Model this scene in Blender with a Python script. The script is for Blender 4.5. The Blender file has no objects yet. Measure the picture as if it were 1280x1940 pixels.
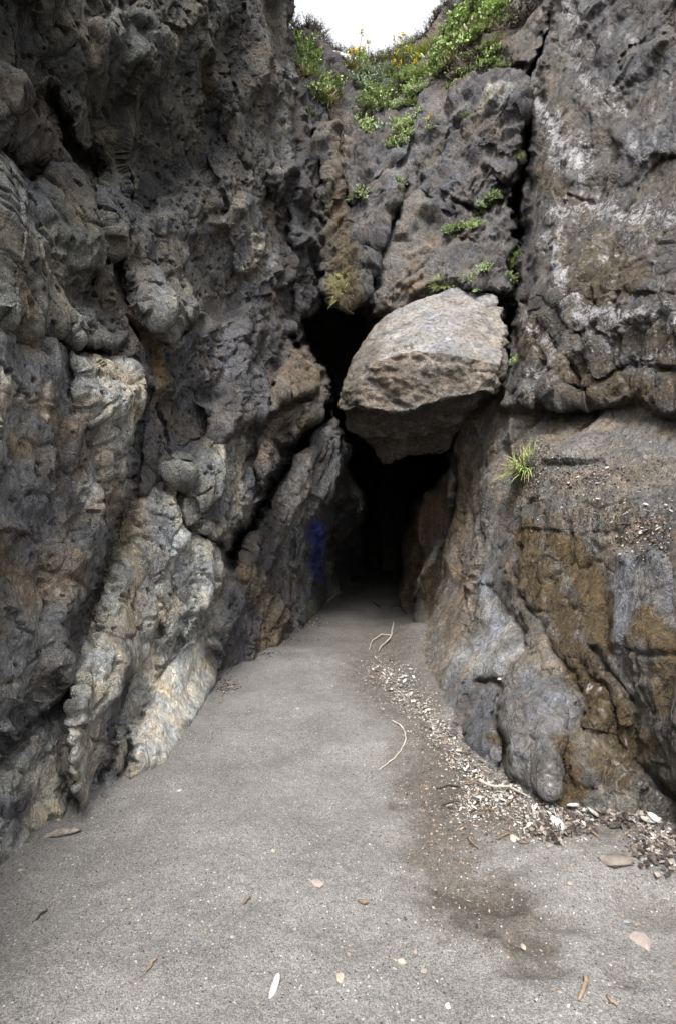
import bpy, bmesh, math, random
import numpy as np
from mathutils import Vector
# ------------------------------------------------------------------ camera, sky, sun
F=1066.0; CU=640.0; CV=970.0; EYE=1.5         # focal length and centre in photograph pixels, eye height in metres
scn=bpy.context.scene
cd=bpy.data.cameras.new('camera'); cam=bpy.data.objects.new('camera',cd); scn.collection.objects.link(cam)
cam.location=(0,0,EYE); cam.rotation_euler=(math.radians(90),0,0)
cd.sensor_fit='VERTICAL'; cd.sensor_height=36; cd.lens=F/1940*36; cd.clip_start=0.05; cd.clip_end=3000
scn.camera=cam
W=bpy.data.worlds.new('World'); scn.world=W; W.use_nodes=True
nt=W.node_tree; nt.nodes.clear()
sky=nt.nodes.new('ShaderNodeTexSky'); sky.sky_type='NISHITA'; sky.sun_disc=False
SUN_EL,SUN_AZ=62,188                           # degrees; azimuth clockwise from +Y (behind the camera)
sky.sun_elevation=math.radians(SUN_EL); sky.sun_rotation=math.radians(SUN_AZ); sky.dust_density=6; sky.air_density=1.0; sky.ozone_density=1
hs=nt.nodes.new('ShaderNodeHueSaturation'); hs.inputs['Saturation'].default_value=0.12
bg=nt.nodes.new('ShaderNodeBackground'); bg.inputs['Strength'].default_value=0.15
wo=nt.nodes.new('ShaderNodeOutputWorld')
nt.links.new(sky.outputs[0],hs.inputs['Color']); nt.links.new(hs.outputs[0],bg.inputs[0]); nt.links.new(bg.outputs[0],wo.inputs[0])
sd=bpy.data.lights.new('sun','SUN'); sd.energy=1.5; sd.angle=math.radians(22); sd.color=(1,0.97,0.93)
so=bpy.data.objects.new('sun',sd); scn.collection.objects.link(so)
az,el=math.radians(SUN_AZ),math.radians(SUN_EL)
dsun=Vector((math.sin(az)*math.cos(el),math.cos(az)*math.cos(el),math.sin(el)))
so.rotation_euler=dsun.to_track_quat('Z','Y').to_euler()
scn.view_settings.view_transform='Standard'; scn.view_settings.look='None'; scn.view_settings.gamma=1
scn.view_settings.exposure=1.62
scn.cycles.max_bounces=6; scn.cycles.diffuse_bounces=4
# ------------------------------------------------------------------ helpers
rng=np.random.default_rng(7); random.seed(7)
f32=np.float32
def hsh(ix,iy,iz,s):
    h=(ix.astype(np.uint32)*np.uint32(374761393)+iy.astype(np.uint32)*np.uint32(668265263)+iz.astype(np.uint32)*np.uint32(2147483647)+np.uint32(s*974711+12345))
    h=(h^(h>>np.uint32(13)))*np.uint32(1274126177); h=h^(h>>np.uint32(16)); h=h*np.uint32(2246822519); return h^(h>>np.uint32(15))
def perlin(x,y,z,s=0):
    fx,fy,fz=np.floor(x),np.floor(y),np.floor(z)
    ix,iy,iz=fx.astype(np.int32),fy.astype(np.int32),fz.astype(np.int32)
    dx,dy,dz=(x-fx).astype(f32),(y-fy).astype(f32),(z-fz).astype(f32)
    sx=dx*dx*dx*(dx*(dx*6-15)+10); sy=dy*dy*dy*(dy*(dy*6-15)+10); sz=dz*dz*dz*(dz*(dz*6-15)+10)
    out=None
    for a in (0,1):
        wx=sx if a else 1-sx
        for b in (0,1):
            wy=sy if b else 1-sy
            for c in (0,1):
                wz=sz if c else 1-sz
                h=hsh(ix+a,iy+b,iz+c,s)
                gx=(h&np.uint32(1023)).astype(f32)/511.5-1; gy=((h>>np.uint32(10))&np.uint32(1023)).astype(f32)/511.5-1; gz=((h>>np.uint32(20))&np.uint32(1023)).astype(f32)/511.5-1
                t=wx*wy*wz*(gx*(dx-a)+gy*(dy-b)+gz*(dz-c))
                out=t if out is None else out+t
    return out*1.3
def fbm(x,y,z,o=4,s=0,g=0.5,ridge=False):
    r=0; a=1.0; n=0; f=1.0
    for i in range(o):
        p=perlin(x*f,y*f,z*f,s+i)
        if ridge: p=1-2*np.abs(p)*1.6
        r=r+p*a; n+=a; a*=g; f*=2.03
    return r/n
def facet(x,y,z,s=0,tilt=1.0):
    """angular rock facets: every cell is a tilted block with bevelled sides, the blocks meeting without a jump; also returns distance to cell border"""
    fx,fy,fz=np.floor(x),np.floor(y),np.floor(z); ix,iy,iz=fx.astype(np.int32),fy.astype(np.int32),fz.astype(np.int32)
    dx,dy,dz=(x-fx).astype(f32),(y-fy).astype(f32),(z-fz).astype(f32)
    best=np.full(x.shape,9,f32); sec=np.full(x.shape,9,f32); val=np.zeros(x.shape,f32); rid=np.zeros(x.shape,f32); val=np.full(x.shape,9,f32)
    for a in (-1,0,1):
        for b in (-1,0,1):
            for c in (-1,0,1):
                h=hsh(ix+a,iy+b,iz+c,s)
                px=(h&np.uint32(1023)).astype(f32)/1023*.9+a-dx; py=((h>>np.uint32(10))&np.uint32(1023)).astype(f32)/1023*.9+b-dy; pz=((h>>np.uint32(20))&np.uint32(1023)).astype(f32)/1023*.9+c-dz
                d=px*px+py*py+pz*pz
                m=d<best
                sec=np.where(m,best,np.minimum(sec,d))
                h2=h*np.uint32(2654435761); h2=h2^(h2>>np.uint32(15))
                gx=(h2&np.uint32(1023)).astype(f32)/511.5-1; gy=((h2>>np.uint32(10))&np.uint32(1023)).astype(f32)/511.5-1; gz=((h2>>np.uint32(20))&np.uint32(1023)).astype(f32)/511.5-1
                val=np.minimum(val,np.maximum(np.abs(px+.35*py)*(1.1+.5*gx)+np.abs(py-.35*pz)*(1.1+.5*gy)+np.abs(pz+.3*px)*(1.1+.5*gz),.55)+(gy*px+gz*py+gx*pz)*.42*tilt); rid=np.where(m,gy,rid)
                best=np.where(m,d,best)
    e_=np.sqrt(sec)-np.sqrt(best); return .8-val,e_,rid
def sstep(a,b,x):
    t=np.clip((x-a)/(b-a),0,1); return t*t*(3-2*t)
def poly_sd(poly,U,V):
    """signed distance in pixels, positive inside"""
    d=np.full(U.shape,1e9,f32); ins=np.zeros(U.shape,bool); n=len(poly)
    for i in range(n):
        ax,ay=poly[i]; bx,by=poly[(i+1)%n]; ex,ey=bx-ax,by-ay; L=ex*ex+ey*ey+1e-9
        t=np.clip(((U-ax)*ex+(V-ay)*ey)/L,0,1); q=(U-ax-t*ex)**2+(V-ay-t*ey)**2
        d=np.minimum(d,q)
        if ay!=by:
            c=((ay>V)!=(by>V))&(U<(bx-ax)*(V-ay)/(by-ay)+ax); ins^=c
    d=np.sqrt(d); return np.where(ins,d,-d)
def line_d(pts,U,V):
    """distance to polyline and signed side of it"""
    d=np.full(U.shape,1e9,f32); s=np.zeros(U.shape,f32)
    for (ax,ay),(bx,by) in zip(pts[:-1],pts[1:]):
        ex,ey=bx-ax,by-ay; L=ex*ex+ey*ey+1e-9
        t=np.clip(((U-ax)*ex+(V-ay)*ey)/L,0,1); q=(U-ax-t*ex)**2+(V-ay-t*ey)**2
        m=q<d; d=np.where(m,q,d); s=np.where(m,np.sign((U-ax)*ey-(V-ay)*ex),s)
    return np.sqrt(d),s
def tps(pts,U,V):
    """smooth log-depth through control points"""
    P=np.array(pts,float); x=P[:,0]/1000; y=P[:,1]/1000; z=np.log(P[:,2]); n=len(P)
    r2=(x[:,None]-x)**2+(y[:,None]-y)**2; K=.5*r2*np.log(r2+1e-12)+np.eye(n)*1e-4
    A=np.zeros((n+3,n+3)); A[:n,:n]=K; A[:n,n]=1; A[:n,n+1]=x; A[:n,n+2]=y; A[n:,:n]=A[:n,n:].T
    w=np.linalg.solve(A,np.r_[z,0,0,0]); u=U/1000; v=V/1000; o=w[n]+w[n+1]*u+w[n+2]*v
    for i in range(n):
        q=(u-x[i])**2+(v-y[i])**2; o=o+w[i]*.5*q*np.log(q+1e-12)
    return np.exp(o)
def blur(a,k):
    for ax in (0,1):
        p=np.pad(a,[(k,k) if i==ax else (0,0) for i in range(2)],mode='edge'); c=np.cumsum(p,axis=ax,dtype=np.float64)
        c=np.concatenate([np.zeros_like(np.take(c,[0],axis=ax)),c],axis=ax); n=a.shape[ax]
        a=((np.take(c,range(2*k+1,2*k+1+n),axis=ax)-np.take(c,range(0,n),axis=ax))/(2*k+1))
    return a
def mesh_from(name,verts,faces,mats=(),smooth=True,attrs=None):
    me=bpy.data.meshes.new(name); nv=len(verts); faces=np.asarray(faces); nf,k=faces.shape
    me.vertices.add(nv); me.vertices.foreach_set('co',np.asarray(verts,f32).ravel())
    me.loops.add(nf*k); me.polygons.add(nf)
    me.loops.foreach_set('vertex_index',faces.astype(np.int32).ravel())
    me.polygons.foreach_set('loop_start',np.arange(0,nf*k,k,dtype=np.int32)); me.polygons.foreach_set('loop_total',np.full(nf,k,np.int32))
    me.polygons.foreach_set('use_smooth',np.full(nf,smooth))
    for kx,a in (attrs or {}).items():
        at=me.attributes.new(kx,'FLOAT_COLOR','POINT'); b=np.ones((nv,4),f32); b[:,:3]=a; at.data.foreach_set('color',b.ravel())
    me.update(calc_edges=True)
    for m in mats: me.materials.append(m)
    return me
COL=scn.collection
def link(name,me,parent=None,label=None,cat=None,group=None,kind=None,loc=None):
    o=bpy.data.objects.new(name,me); COL.objects.link(o)
    if parent: o.parent=parent
    if label: o['label']=label
    if cat: o['category']=cat
    if group: o['group']=group
    if kind: o['kind']=kind
    if loc is not None: o.location=loc
    return o
def unproj(u,v,Y): return ((u-CU)/F*Y, Y, EYE+(CV-v)/F*Y)
# ------------------------------------------------------------------ materials
def N(t,ty,**kw):
    n=t.nodes.new(ty)
    for k,v in kw.items():
        if k in n.inputs: n.inputs[k].default_value=v
        else: setattr(n,k,v)
    return n
def mathn(t,op,a,b=None,c=None,clamp=False):
    n=t.nodes.new('ShaderNodeMath'); n.operation=op; n.use_clamp=clamp
    for i,x in enumerate((a,b,c)):
        if x is None: continue
        if isinstance(x,(int,float)): n.inputs[i].default_value=x
        else: t.links.new(x,n.inputs[i])
    return n.outputs[0]
def ramp(t,fac,a,b,lo=0.0,hi=1.0):
    n=t.nodes.new('ShaderNodeMapRange'); n.inputs[1].default_value=a; n.inputs[2].default_value=b; n.inputs[3].default_value=lo; n.inputs[4].default_value=hi
    t.links.new(fac,n.inputs[0]); return n.outputs[0]
def mix(t,fac,a,b,mode='MIX'):
    n=t.nodes.new('ShaderNodeMix'); n.data_type='RGBA'; n.blend_type=mode
    for i,x in ((0,fac),(6,a),(7,b)):
        if isinstance(x,(int,float)): n.inputs[i].default_value=x
        elif isinstance(x,tuple): n.inputs[i].default_value=x+(1,) if len(x)==3 else x
        else: t.links.new(x,n.inputs[i])
    return n.outputs[2]
def newmat(name):
    m=bpy.data.materials.new(name); m.use_nodes=True; t=m.node_tree; t.nodes.clear()
    o=t.nodes.new('ShaderNodeOutputMaterial'); b=t.nodes.new('ShaderNodeBsdfPrincipled'); t.links.new(b.outputs[0],o.inputs[0]); return m,t,b
def noise(t,vec,scale,detail=8,rough=.6,dist=0.0):
    n=N(t,'ShaderNodeTexNoise'); n.inputs['Scale'].default_value=scale; n.inputs['Detail'].default_value=detail; n.inputs['Roughness'].default_value=rough; n.inputs['Distortion'].default_value=dist
    t.links.new(vec,n.inputs['Vector']); return n.outputs[0]
def N_col(t,vec,scale):
    n=N(t,'ShaderNodeTexNoise'); n.inputs['Scale'].default_value=scale; n.inputs['Detail'].default_value=6; n.inputs['Roughness'].default_value=.7; t.links.new(vec,n.inputs['Vector']); return n.outputs['Color']
def rock_material(name,bump=1.0,warm=1.0):
    m,t,b=newmat(name); L=t.links
    tc=N(t,'ShaderNodeTexCoord').outputs['Object']
    ca=N(t,'ShaderNodeAttribute',attribute_name='albedo').outputs['Color']
    ms=N(t,'ShaderNodeAttribute',attribute_name='masks').outputs['Color']
    sp=N(t,'ShaderNodeSeparateColor'); L.new(ms,sp.inputs[0]); crust,moss,wet=sp.outputs[0],sp.outputs[1],sp.outputs[2]
    mp=N(t,'ShaderNodeMapping'); mp.inputs['Rotation'].default_value=(0.2,math.radians(38),0.3); mp.inputs['Scale'].default_value=(1,1,.3); L.new(tc,mp.inputs[0]); st=mp.outputs[0]
    nA=noise(t,tc,4,10,.65,.1); nB=noise(t,tc,22,10,.7); nC=noise(t,st,14,12,.72,.08); nD=noise(t,tc,110,4,.6)
    k=mathn(t,'MULTIPLY',ramp(t,nA,.3,.7,.62,1.35),ramp(t,nB,.3,.7,.42,1.58))
    k=mathn(t,'MULTIPLY',k,ramp(t,nC,.3,.7,.65,1.35)); k=mathn(t,'MULTIPLY',k,ramp(t,nD,.3,.7,.72,1.28))
    base=mix(t,1.0,ca,k,'MULTIPLY')
    # warm and cool mineral variation
    hv=noise(t,tc,2.3,6,.7,.8)
    base=mix(t,ramp(t,hv,.47,.68,0,.75*warm),base,mix(t,1.0,base,(1.45,1.1,.68),'MULTIPLY'))
    base=mix(t,ramp(t,hv,.46,.3,0,.75),base,mix(t,1.0,base,(.86,.92,1.12),'MULTIPLY'))
    # mineral crust
    cn0=noise(t,tc,8,12,.7,.3); cn=mathn(t,'SUBTRACT',1.0,mathn(t,'MULTIPLY',mathn(t,'ABSOLUTE',mathn(t,'SUBTRACT',cn0,.5)),5.0)); cr=noise(t,tc,46,10,.8)
    cm=mathn(t,'ADD',mathn(t,'MULTIPLY',cn,.42),mathn(t,'MULTIPLY',cr,.58))
    cmask=ramp(t,mathn(t,'ADD',cm,mathn(t,'MULTIPLY',crust,.30)),.80,.90)
    cmask=mathn(t,'MULTIPLY',cmask,ramp(t,crust,.02,.2))
    cmask.node.use_clamp=True
    # slime / moss
    mn=mathn(t,'ADD',mathn(t,'MULTIPLY',noise(t,tc,7,12,.8,.6),.6),mathn(t,'MULTIPLY',nC,.4)); mmask=ramp(t,mathn(t,'ADD',mn,mathn(t,'MULTIPLY',moss,.55)),.62,.92)
    mcol=mix(t,ramp(t,nB,.35,.65),(.028,.019,.009),(.135,.088,.030))
    base=mix(t,mmask,base,mcol)
    base=mix(t,mathn(t,'MULTIPLY',cmask,.8),base,(.42,.41,.43))
    base=mix(t,ramp(t,wet,0,1,0,.45),base,mix(t,1.0,base,(.42,.42,.42),'MULTIPLY'))
    L.new(base,b.inputs['Base Color'])
    rg=mathn(t,'SUBTRACT',.92,mathn(t,'MULTIPLY',wet,mathn(t,'MULTIPLY',ramp(t,nB,.3,.6,1.2,.5),.62)),clamp=True); L.new(rg,b.inputs['Roughness']); L.new(mathn(t,'MULTIPLY',wet,mathn(t,'MULTIPLY',ramp(t,nA,.42,.6),.42)),b.inputs['Coat Weight']); b.inputs['Coat Roughness'].default_value=.3
    b.inputs['Specular IOR Level'].default_value=.5
    v=N(t,'ShaderNodeTexVoronoi'); v.feature='F1'; v.inputs['Scale'].default_value=24; L.new(mix(t,.12,tc,st),v.inputs['Vector'])
    pit=ramp(t,v.outputs['Distance'],.0,.35)
    h=mathn(t,'ADD',mathn(t,'MULTIPLY',nC,.55),mathn(t,'MULTIPLY',nB,.7)); h=mathn(t,'ADD',h,mathn(t,'MULTIPLY',nD,.18)); h=mathn(t,'ADD',h,mathn(t,'MULTIPLY',pit,.16))
    wv_=mix(t,.10,st,N_col(t,tc,3.0)); ck=[]
    for sc2,wd in ((5.5,.035),(17,.06)):
        ve=N(t,'ShaderNodeTexVoronoi'); ve.feature='DISTANCE_TO_EDGE'; ve.inputs['Scale'].default_value=sc2; L.new(wv_,ve.inputs['Vector']); r_=ramp(t,ve.outputs['Distance'],0,wd); r_.node.clamp=True; ck.append(r_)
    h=mathn(t,'ADD',h,mathn(t,'MULTIPLY',ck[0],.22)); h=mathn(t,'ADD',h,mathn(t,'MULTIPLY',ck[1],.14))
    bp=N(t,'ShaderNodeBump'); bp.inputs['Strength'].default_value=1.0; bp.inputs['Distance'].default_value=.095*bump; L.new(h,bp.inputs['Height']); L.new(bp.outputs[0],b.inputs['Normal'])
    return m
ROCK=rock_material('rough_rock'); ROCKB=rock_material('boulder_rock',.6,.6)
# ------------------------------------------------------------------ the cliffs: control depths (photo px, px, metres) and slabs in front of them
def axis(lo,hi,a,b,step,cs):
    l=np.arange(lo,a,cs); m=np.arange(a,b,step); r=np.arange(b,hi+1,cs); return np.concatenate([l,m,r])
STEP=2.0
ua=axis(-620,1900,-16,1296,STEP,14.0); va=axis(-620,2080,-14,1680,STEP,14.0)
U,V=np.meshgrid(ua,va); U=U.astype(np.float64); V=V.astype(np.float64); H_,W_=U.shape
w1=fbm(U/85,V/85,U*0+.5,4,11); w2=fbm(U/85,V/85,U*0+7.5,4,21); w3=fbm(U/16,V/16,U*0+2.5,3,31); w4=fbm(U/16,V/16,U*0+4.5,3,41)
w5=fbm(U/5.5,V/5.5,U*0+1.5,2,45); UW=(U+30*w1+11*w3+3*w5).astype(f32); VW=(V+30*w2+11*w4-3*w5).astype(f32)
FL=tps([(-600,-600,1.9),(-600,600,1.25),(-600,1500,1.2),(-600,2050,1.2),(0,-600,3.9),(0,0,3.3),(0,600,2.9),(0,1300,2.55),(0,1620,2.46),(0,2050,2.4),(200,0,4.3),(200,600,3.8),(190,1480,3.13),(200,2050,3.2),
 (400,-600,6.8),(400,0,6.0),(400,600,5.4),(400,900,5.1),(408,1290,5.0),(310,1442,3.4),(540,-600,9.5),(540,0,8.2),(560,300,8.1),(560,600,7.6),(500,1232,6.1),(595,1168,8.1),(650,700,8.6),(660,1000,9.6),(690,1082,14.),(850,600,14),(850,0,14),(400,2050,5.),(700,2000,9)],U,V)
FB=tps([(540,0,12),(600,300,9.2),(700,300,9.6),(850,300,9.0),(985,300,8.4),(700,105,14.5),(620,85,13.5),(780,80,15),(860,0,13.5),(950,50,10.8),(1050,0,9.2),(1100,-600,12),(700,-600,20),(700,450,8.8),(750,520,8.2),(900,500,7.9),(960,640,7.7),(600,600,8.6),(300,300,9),(1300,300,8),(700,800,9),(1000,900,8),(850,150,10.2),(700,190,11.6),(770,200,11.0),(560,200,9.6)],U,V)
FR=tps([(1000,-600,10),(1030,0,8.6),(1000,300,7.4),(990,600,6.5),(950,780,6.2),(1280,-600,7.2),(1280,0,6.1),(1280,300,5.3),(1280,790,4.1),(1100,300,6.5),(1100,780,5.3),(1880,0,3.0),(1880,1000,1.7),(1880,2000,1.5),
 (880,810,7.2),(850,900,7.4),(840,1000,7.1),(1280,1000,3.25),(1280,1300,2.85),(1280,1560,2.62),(820,1390,3.78),(900,1450,3.28),(1040,1525,2.86),(1180,1540,2.78),(775,1160,8.3),(790,1230,6.1),(815,1310,4.7),(900,1150,5.3),(1000,1000,4.9),(1000,1250,3.9),(1100,900,4.4),(760,1080,9.5),(700,1160,12),(1040,2050,2.8),(1280,2050,2.6),(800,2050,3.7)],U,V)
D=np.full(U.shape,16.,np.float64)
D=np.where(V<760,10.6,D); D=np.where(V<400,40.,D)                                         # the hole above the boulder ends sooner than the cave
GRP=np.zeros(U.shape,np.int8)                                    # 0 cave, 1 back, 2 left, 3 right
alb=np.zeros(U.shape+(3,),f32); alb[:]=(.07,.06,.05)
msk=np.zeros(U.shape+(3,),f32); REL=np.full(U.shape,1.0,f32)
FLD={1:FB,2:FL,3:FR}
BASE=np.array([(-620,2250),(0,1625),(60,1577),(190,1490),(215,1478),(312,1442),(352,1382),(405,1300),(414,1272),(500,1232),(560,1195),(597,1166),(640,1118),(690,1082),(738,1078),(745,1110),(772,1162),(790,1200),(812,1300),(822,1388),(880,1412),(945,1470),(1040,1530),(1110,1536),(1280,1568),(1900,2300)],float)
VB=lambda u: np.interp(u,BASE[:,0],BASE[:,1])
C=dict(grey=(.17,.17,.168),dark=(.06,.058,.062),green=(.158,.163,.148),brown=(.12,.098,.076),ochre=(.17,.125,.068),pale=(.33,.335,.31),white=(.46,.46,.43),violet=(.085,.081,.085),blue=(.145,.148,.160),tan=(.135,.122,.106),slate=(.085,.085,.095),moss=(.085,.078,.052))
def slab(g,poly,off=0,gx=0,gy=0,r=30,rd=.35,col='grey',rel=1.0,sub=False):
    """one rock mass: outline in photo pixels, metres in front of its cliff's smooth face, tilt per 100 px, rounded edge"""
    poly=[(a,b+(110 if b>VB(a)-22 else 0)) for a,b in poly]; off*=.46; rd*=.5
    P=np.array(poly,float); x0,y0=P.min(0)-60; x1,y1=P.max(0)+60
    i0,i1=np.searchsorted(va,[y0,y1]); j0,j1=np.searchsorted(ua,[x0,x1]); s=(slice(max(i0,0),i1),slice(max(j0,0),j1))
    sd=poly_sd(poly,UW[s],VW[s])
    e=np.clip(sd/r,0,1); c=np.clip(P,[-40,-40],[1320,1700]).mean(0); tilt=gx*np.clip((np.clip(U[s],-40,1320)-c[0])/100,-4,4)+gy*np.clip((np.clip(V[s],-40,1980)-c[1])/100,-4,4)
    d=FLD[g][s]+(tilt-off)*np.clip(FLD[g][s]/4.2,.2,1.3)+rd*(1-np.sqrt(np.maximum(1-(1-e)**2,0)))
    qs=sstep(-.12,.3,w1[s]+.25*w2[s])*.85; e2=np.clip(sd/(r*1.6),0,1); e2=e2*e2*(3-2*e2); d=np.where(D[s]<14.5,d*(1-qs)+(D[s]*(1-e2)+d*e2)*qs,d)
    m=(sd>0)&(d<D[s]) if not sub else (sd>0)
    D[s]=np.where(m,d,D[s]); GRP[s]=np.where(m,g,GRP[s]); REL[s]=np.where(m,rel,REL[s])
    if col:
        k=np.where(m,.85,0)[...,None]*sstep(-1,22,sd+14*w3[s])[...,None]; alb[s]=alb[s]*(1-k)+np.array(C[col] if isinstance(col,str) else col,f32)*k
# back of the ravine
slab(1,[(545,-700),(548,44),(575,50),(590,42),(605,56),(620,82),(650,90),(680,99),(700,107),(735,99),(760,86),(790,69),(818,47),(822,26),(850,8),(866,-20),(880,-700),(1250,-700),(1250,800),(690,780),(690,640),(690,606),(660,588),(620,596),(540,640),(400,600),(400,-700)],0,r=14,rd=.5,col='violet')
slab(1,[(555,60),(600,70),(598,200),(640,330),(600,480),(560,500),(540,300)],.5,.0,.1,30,.5,'dark')
slab(1,[(600,235),(660,200),(690,260),(650,380),(640,480),(610,450),(598,330)],.5,.1,-.2,30,.4,'brown')
slab(1,[(655,200),(760,190),(790,250),(770,340),(745,400),(715,500),(680,470),(650,330)],.35,0,-.3,40,.5,'violet')
slab(1,[(600,340),(640,320),(668,400),(690,470),(690,560),(655,602),(620,580),(600,470)],.9,.1,-.1,26,.5,'moss',1.2)
slab(1,[(670,430),(740,400),(760,440),(715,520),(700,585),(682,560)],.7,0,-.1,24,.5,'slate')
slab(1,[(775,330),(800,370),(838,460),(905,480),(965,530),(960,575),(800,575),(700,600),(695,560),(722,500),(745,420)],.45,.0,-.12,34,.6,'tan',.8)
slab(1,[(800,215),(850,140),(965,130),(1000,190),(985,330),(962,400),(955,500),(880,455),(800,365),(780,290)],.45,0,.05,40,.5,'violet')
slab(1,[(840,330),(900,300),(960,330),(950,400),(930,470),(860,440)],.65,.1,.35,30,.3,'slate')
slab(1,[(830,470),(900,455),(968,470),(972,560),(900,560),(820,540)],.8,.1,-.3,26,.3,'violet')
slab(1,[(860,0),(930,-60),(1060,-60),(1040,60),(1005,120),(940,125),(850,140),(780,160),(740,160),(760,110),(822,60)],.5,0,-.3,30,.6,'brown')
# left cliff
LEFT=[(-700,-700),(556,-700),(549,40),(552,200),(575,330),(600,400),(612,480),(604,580),(575,640),(602,690),(628,730),(640,800),(668,860),(662,930),(692,1000),(690,1088),(640,1160),(700,1500),(700,2200),(-700,2200)]
slab(2,LEFT,0,r=26,rd=.5,col='dark',rel=1.0)
slab(2,[(640,880),(668,880),(690,960),(692,1085),(655,1118),(600,1165),(596,1100),(610,1000)],-.2,-.2,0,18,.3,(.32,.34,.31),.5)
slab(2,[(500,960),(560,850),(640,790),(668,860),(655,930),(622,990),(604,1060),(596,1168),(560,1195),(540,1130),(510,1050)],.5,-.3,-.05,26,.4,'blue',.7)
slab(2,[(560,1010),(596,1000),(600,1060),(590,1165),(560,1200),(548,1130)],.75,.1,.0,14,.2,'blue',.6)
slab(2,[(440,1050),(500,975),(522,1060),(548,1150),(545,1205),(500,1235),(430,1260),(475,1190),(462,1120)],.0,.0,-.15,22,.3,'ochre',1.1)
slab(2,[(395,1075),(440,1070),(468,1125),(478,1195),(440,1255),(405,1270),(380,1180)],.2,.1,.05,22,.4,'slate',.6)
slab(2,[(436,1062),(480,965),(515,880),(590,800),(632,730),(606,680),(570,655),(540,690),(500,740),(480,850),(490,930)],.75,-.1,-.2,26,.5,'brown',1.1)
slab(2,[(530,700),(575,660),(612,690),(590,740),(540,770),(505,790)],1.1,0,-.45,20,.4,'brown',1.)
slab(2,[(430,-700),(560,-700),(556,60),(552,190),(560,330),(500,360),(440,310),(410,250),(440,120)],.25,.0,.0,30,.4,'grey',.7)
slab(2,[(450,-300),(530,-300),(545,60),(530,160),(480,190),(455,90)],.5,.15,.02,26,.3,'tan',.5)
slab(2,[(500,330),(552,300),(600,400),(600,570),(560,620),(520,560),(535,440)],.45,.1,.25,30,.5,'dark',1.)
slab(2,[(-700,-700),(440,-700),(452,0),(432,120),(400,215),(390,300),(330,322),(250,285),(190,300),(110,330),(60,310),(0,290),(-700,260)],.55,.05,.14,34,.5,'green',1.3)
slab(2,[(150,40),(260,0),(340,80),(330,150),(390,190),(380,260),(300,290),(250,200),(180,140)],.85,.0,.2,34,.4,'green',1.3)
slab(2,[(-700,150),(0,140),(110,150),(190,210),(180,290),(110,330),(0,300),(-700,270)],.9,0,.3,36,.4,'brown',1.3)
slab(2,[(240,430),(330,335),(425,310),(500,345),(545,430),(520,540),(450,610),(380,655),(300,700),(240,600),(225,500)],.35,.1,.1,44,.6,'grey',1.1)
slab(2,[(420,360),(470,350),(500,420),(495,500),(450,530),(430,450)],.65,.12,-.05,30,.35,'grey',.9)
slab(2,[(260,480),(350,460),(400,520),(390,600),(320,640),(260,580)],.6,.1,-.2,34,.35,'green',1.1)
slab(2,[(340,640),(430,590),(510,560),(540,620),(520,720),(440,790),(360,800),(300,760)],.35,.0,.15,40,.6,'slate',1.1)
slab(2,[(380,760),(450,700),(500,720),(505,790),(460,840),(400,840)],.55,.0,-.1,26,.4,'slate',1.)
slab(2,[(180,480),(235,520),(290,600),(320,680),(310,790),(260,870),(240,800),(262,740),(225,660),(170,560)],.04,.1,.05,60,.1,'brown',1.)
slab(2,[(400,825),(455,806),(492,850),(500,920),(474,980),(440,1052),(400,1025),(350,965),(318,900),(345,850)],.55,.15,-.05,32,.6,'green',1.)
slab(2,[(60,360),(190,285),(292,280),(302,330),(250,400),(242,470),(200,480),(168,560),(222,640),(218,668),(130,648),(0,605),(-700,540),(-700,290),(0,310)],.62,.1,-.05,30,.15,'green',1.3)
slab(2,[(-700,560),(0,612),(130,656),(205,682),(250,700),(270,745),(262,800),(243,850),(247,930),(218,1000),(170,1130),(155,1250),(105,1330),(0,1450),(-700,1900)],.55,.15,-.02,40,.2,'grey',1.)
slab(2,[(120,660),(205,690),(255,710),(262,790),(240,860),(235,940),(190,960),(180,850),(150,760)],.8,.2,-.05,30,.3,'pale',1.)
slab(2,[(-700,800),(20,800),(60,850),(50,900),(-20,890),(-700,900)],.85,0,.1,30,.3,'ochre',1.)
slab(2,[(-700,960),(0,960),(90,990),(170,1060),(150,1160),(80,1230),(0,1330),(-700,1500)],.75,.12,.15,34,.5,'brown',1.1)
slab(2,[(300,905),(316,890),(345,920),(378,985),(420,1040),(440,1082),(402,1120),(396,1180),(418,1240),(412,1300),(350,1380),(312,1446),(200,1490),(120,1470),(130,1300),(180,1150),(235,1010),(250,940)],.5,.1,-.1,30,.5,'pale',1.1)
slab(2,[(330,1000),(400,1030),(432,1085),(396,1130),(350,1200),(300,1230),(290,1120)],.75,.1,-.1,26,.3,'pale',1.1)
slab(2,[(385,1192),(412,1240),(414,1292),(352,1380),(312,1446),(215,1486),(250,1380),(300,1280),(340,1210)],1.15,.16,-.16,26,.45,'white',.15)
slab(2,[(-700,1460),(0,1440),(105,1330),(150,1245),(235,1290),(225,1400),(200,1486),(80,1565),(0,1632),(-700,2100)],.35,.1,-.12,26,.4,'pale',1.1)
slab(2,[(-700,1600),(0,1500),(60,1480),(80,1560),(0,1640),(-700,2100)],.55,.1,.12,22,.3,'slate',1.)
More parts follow.
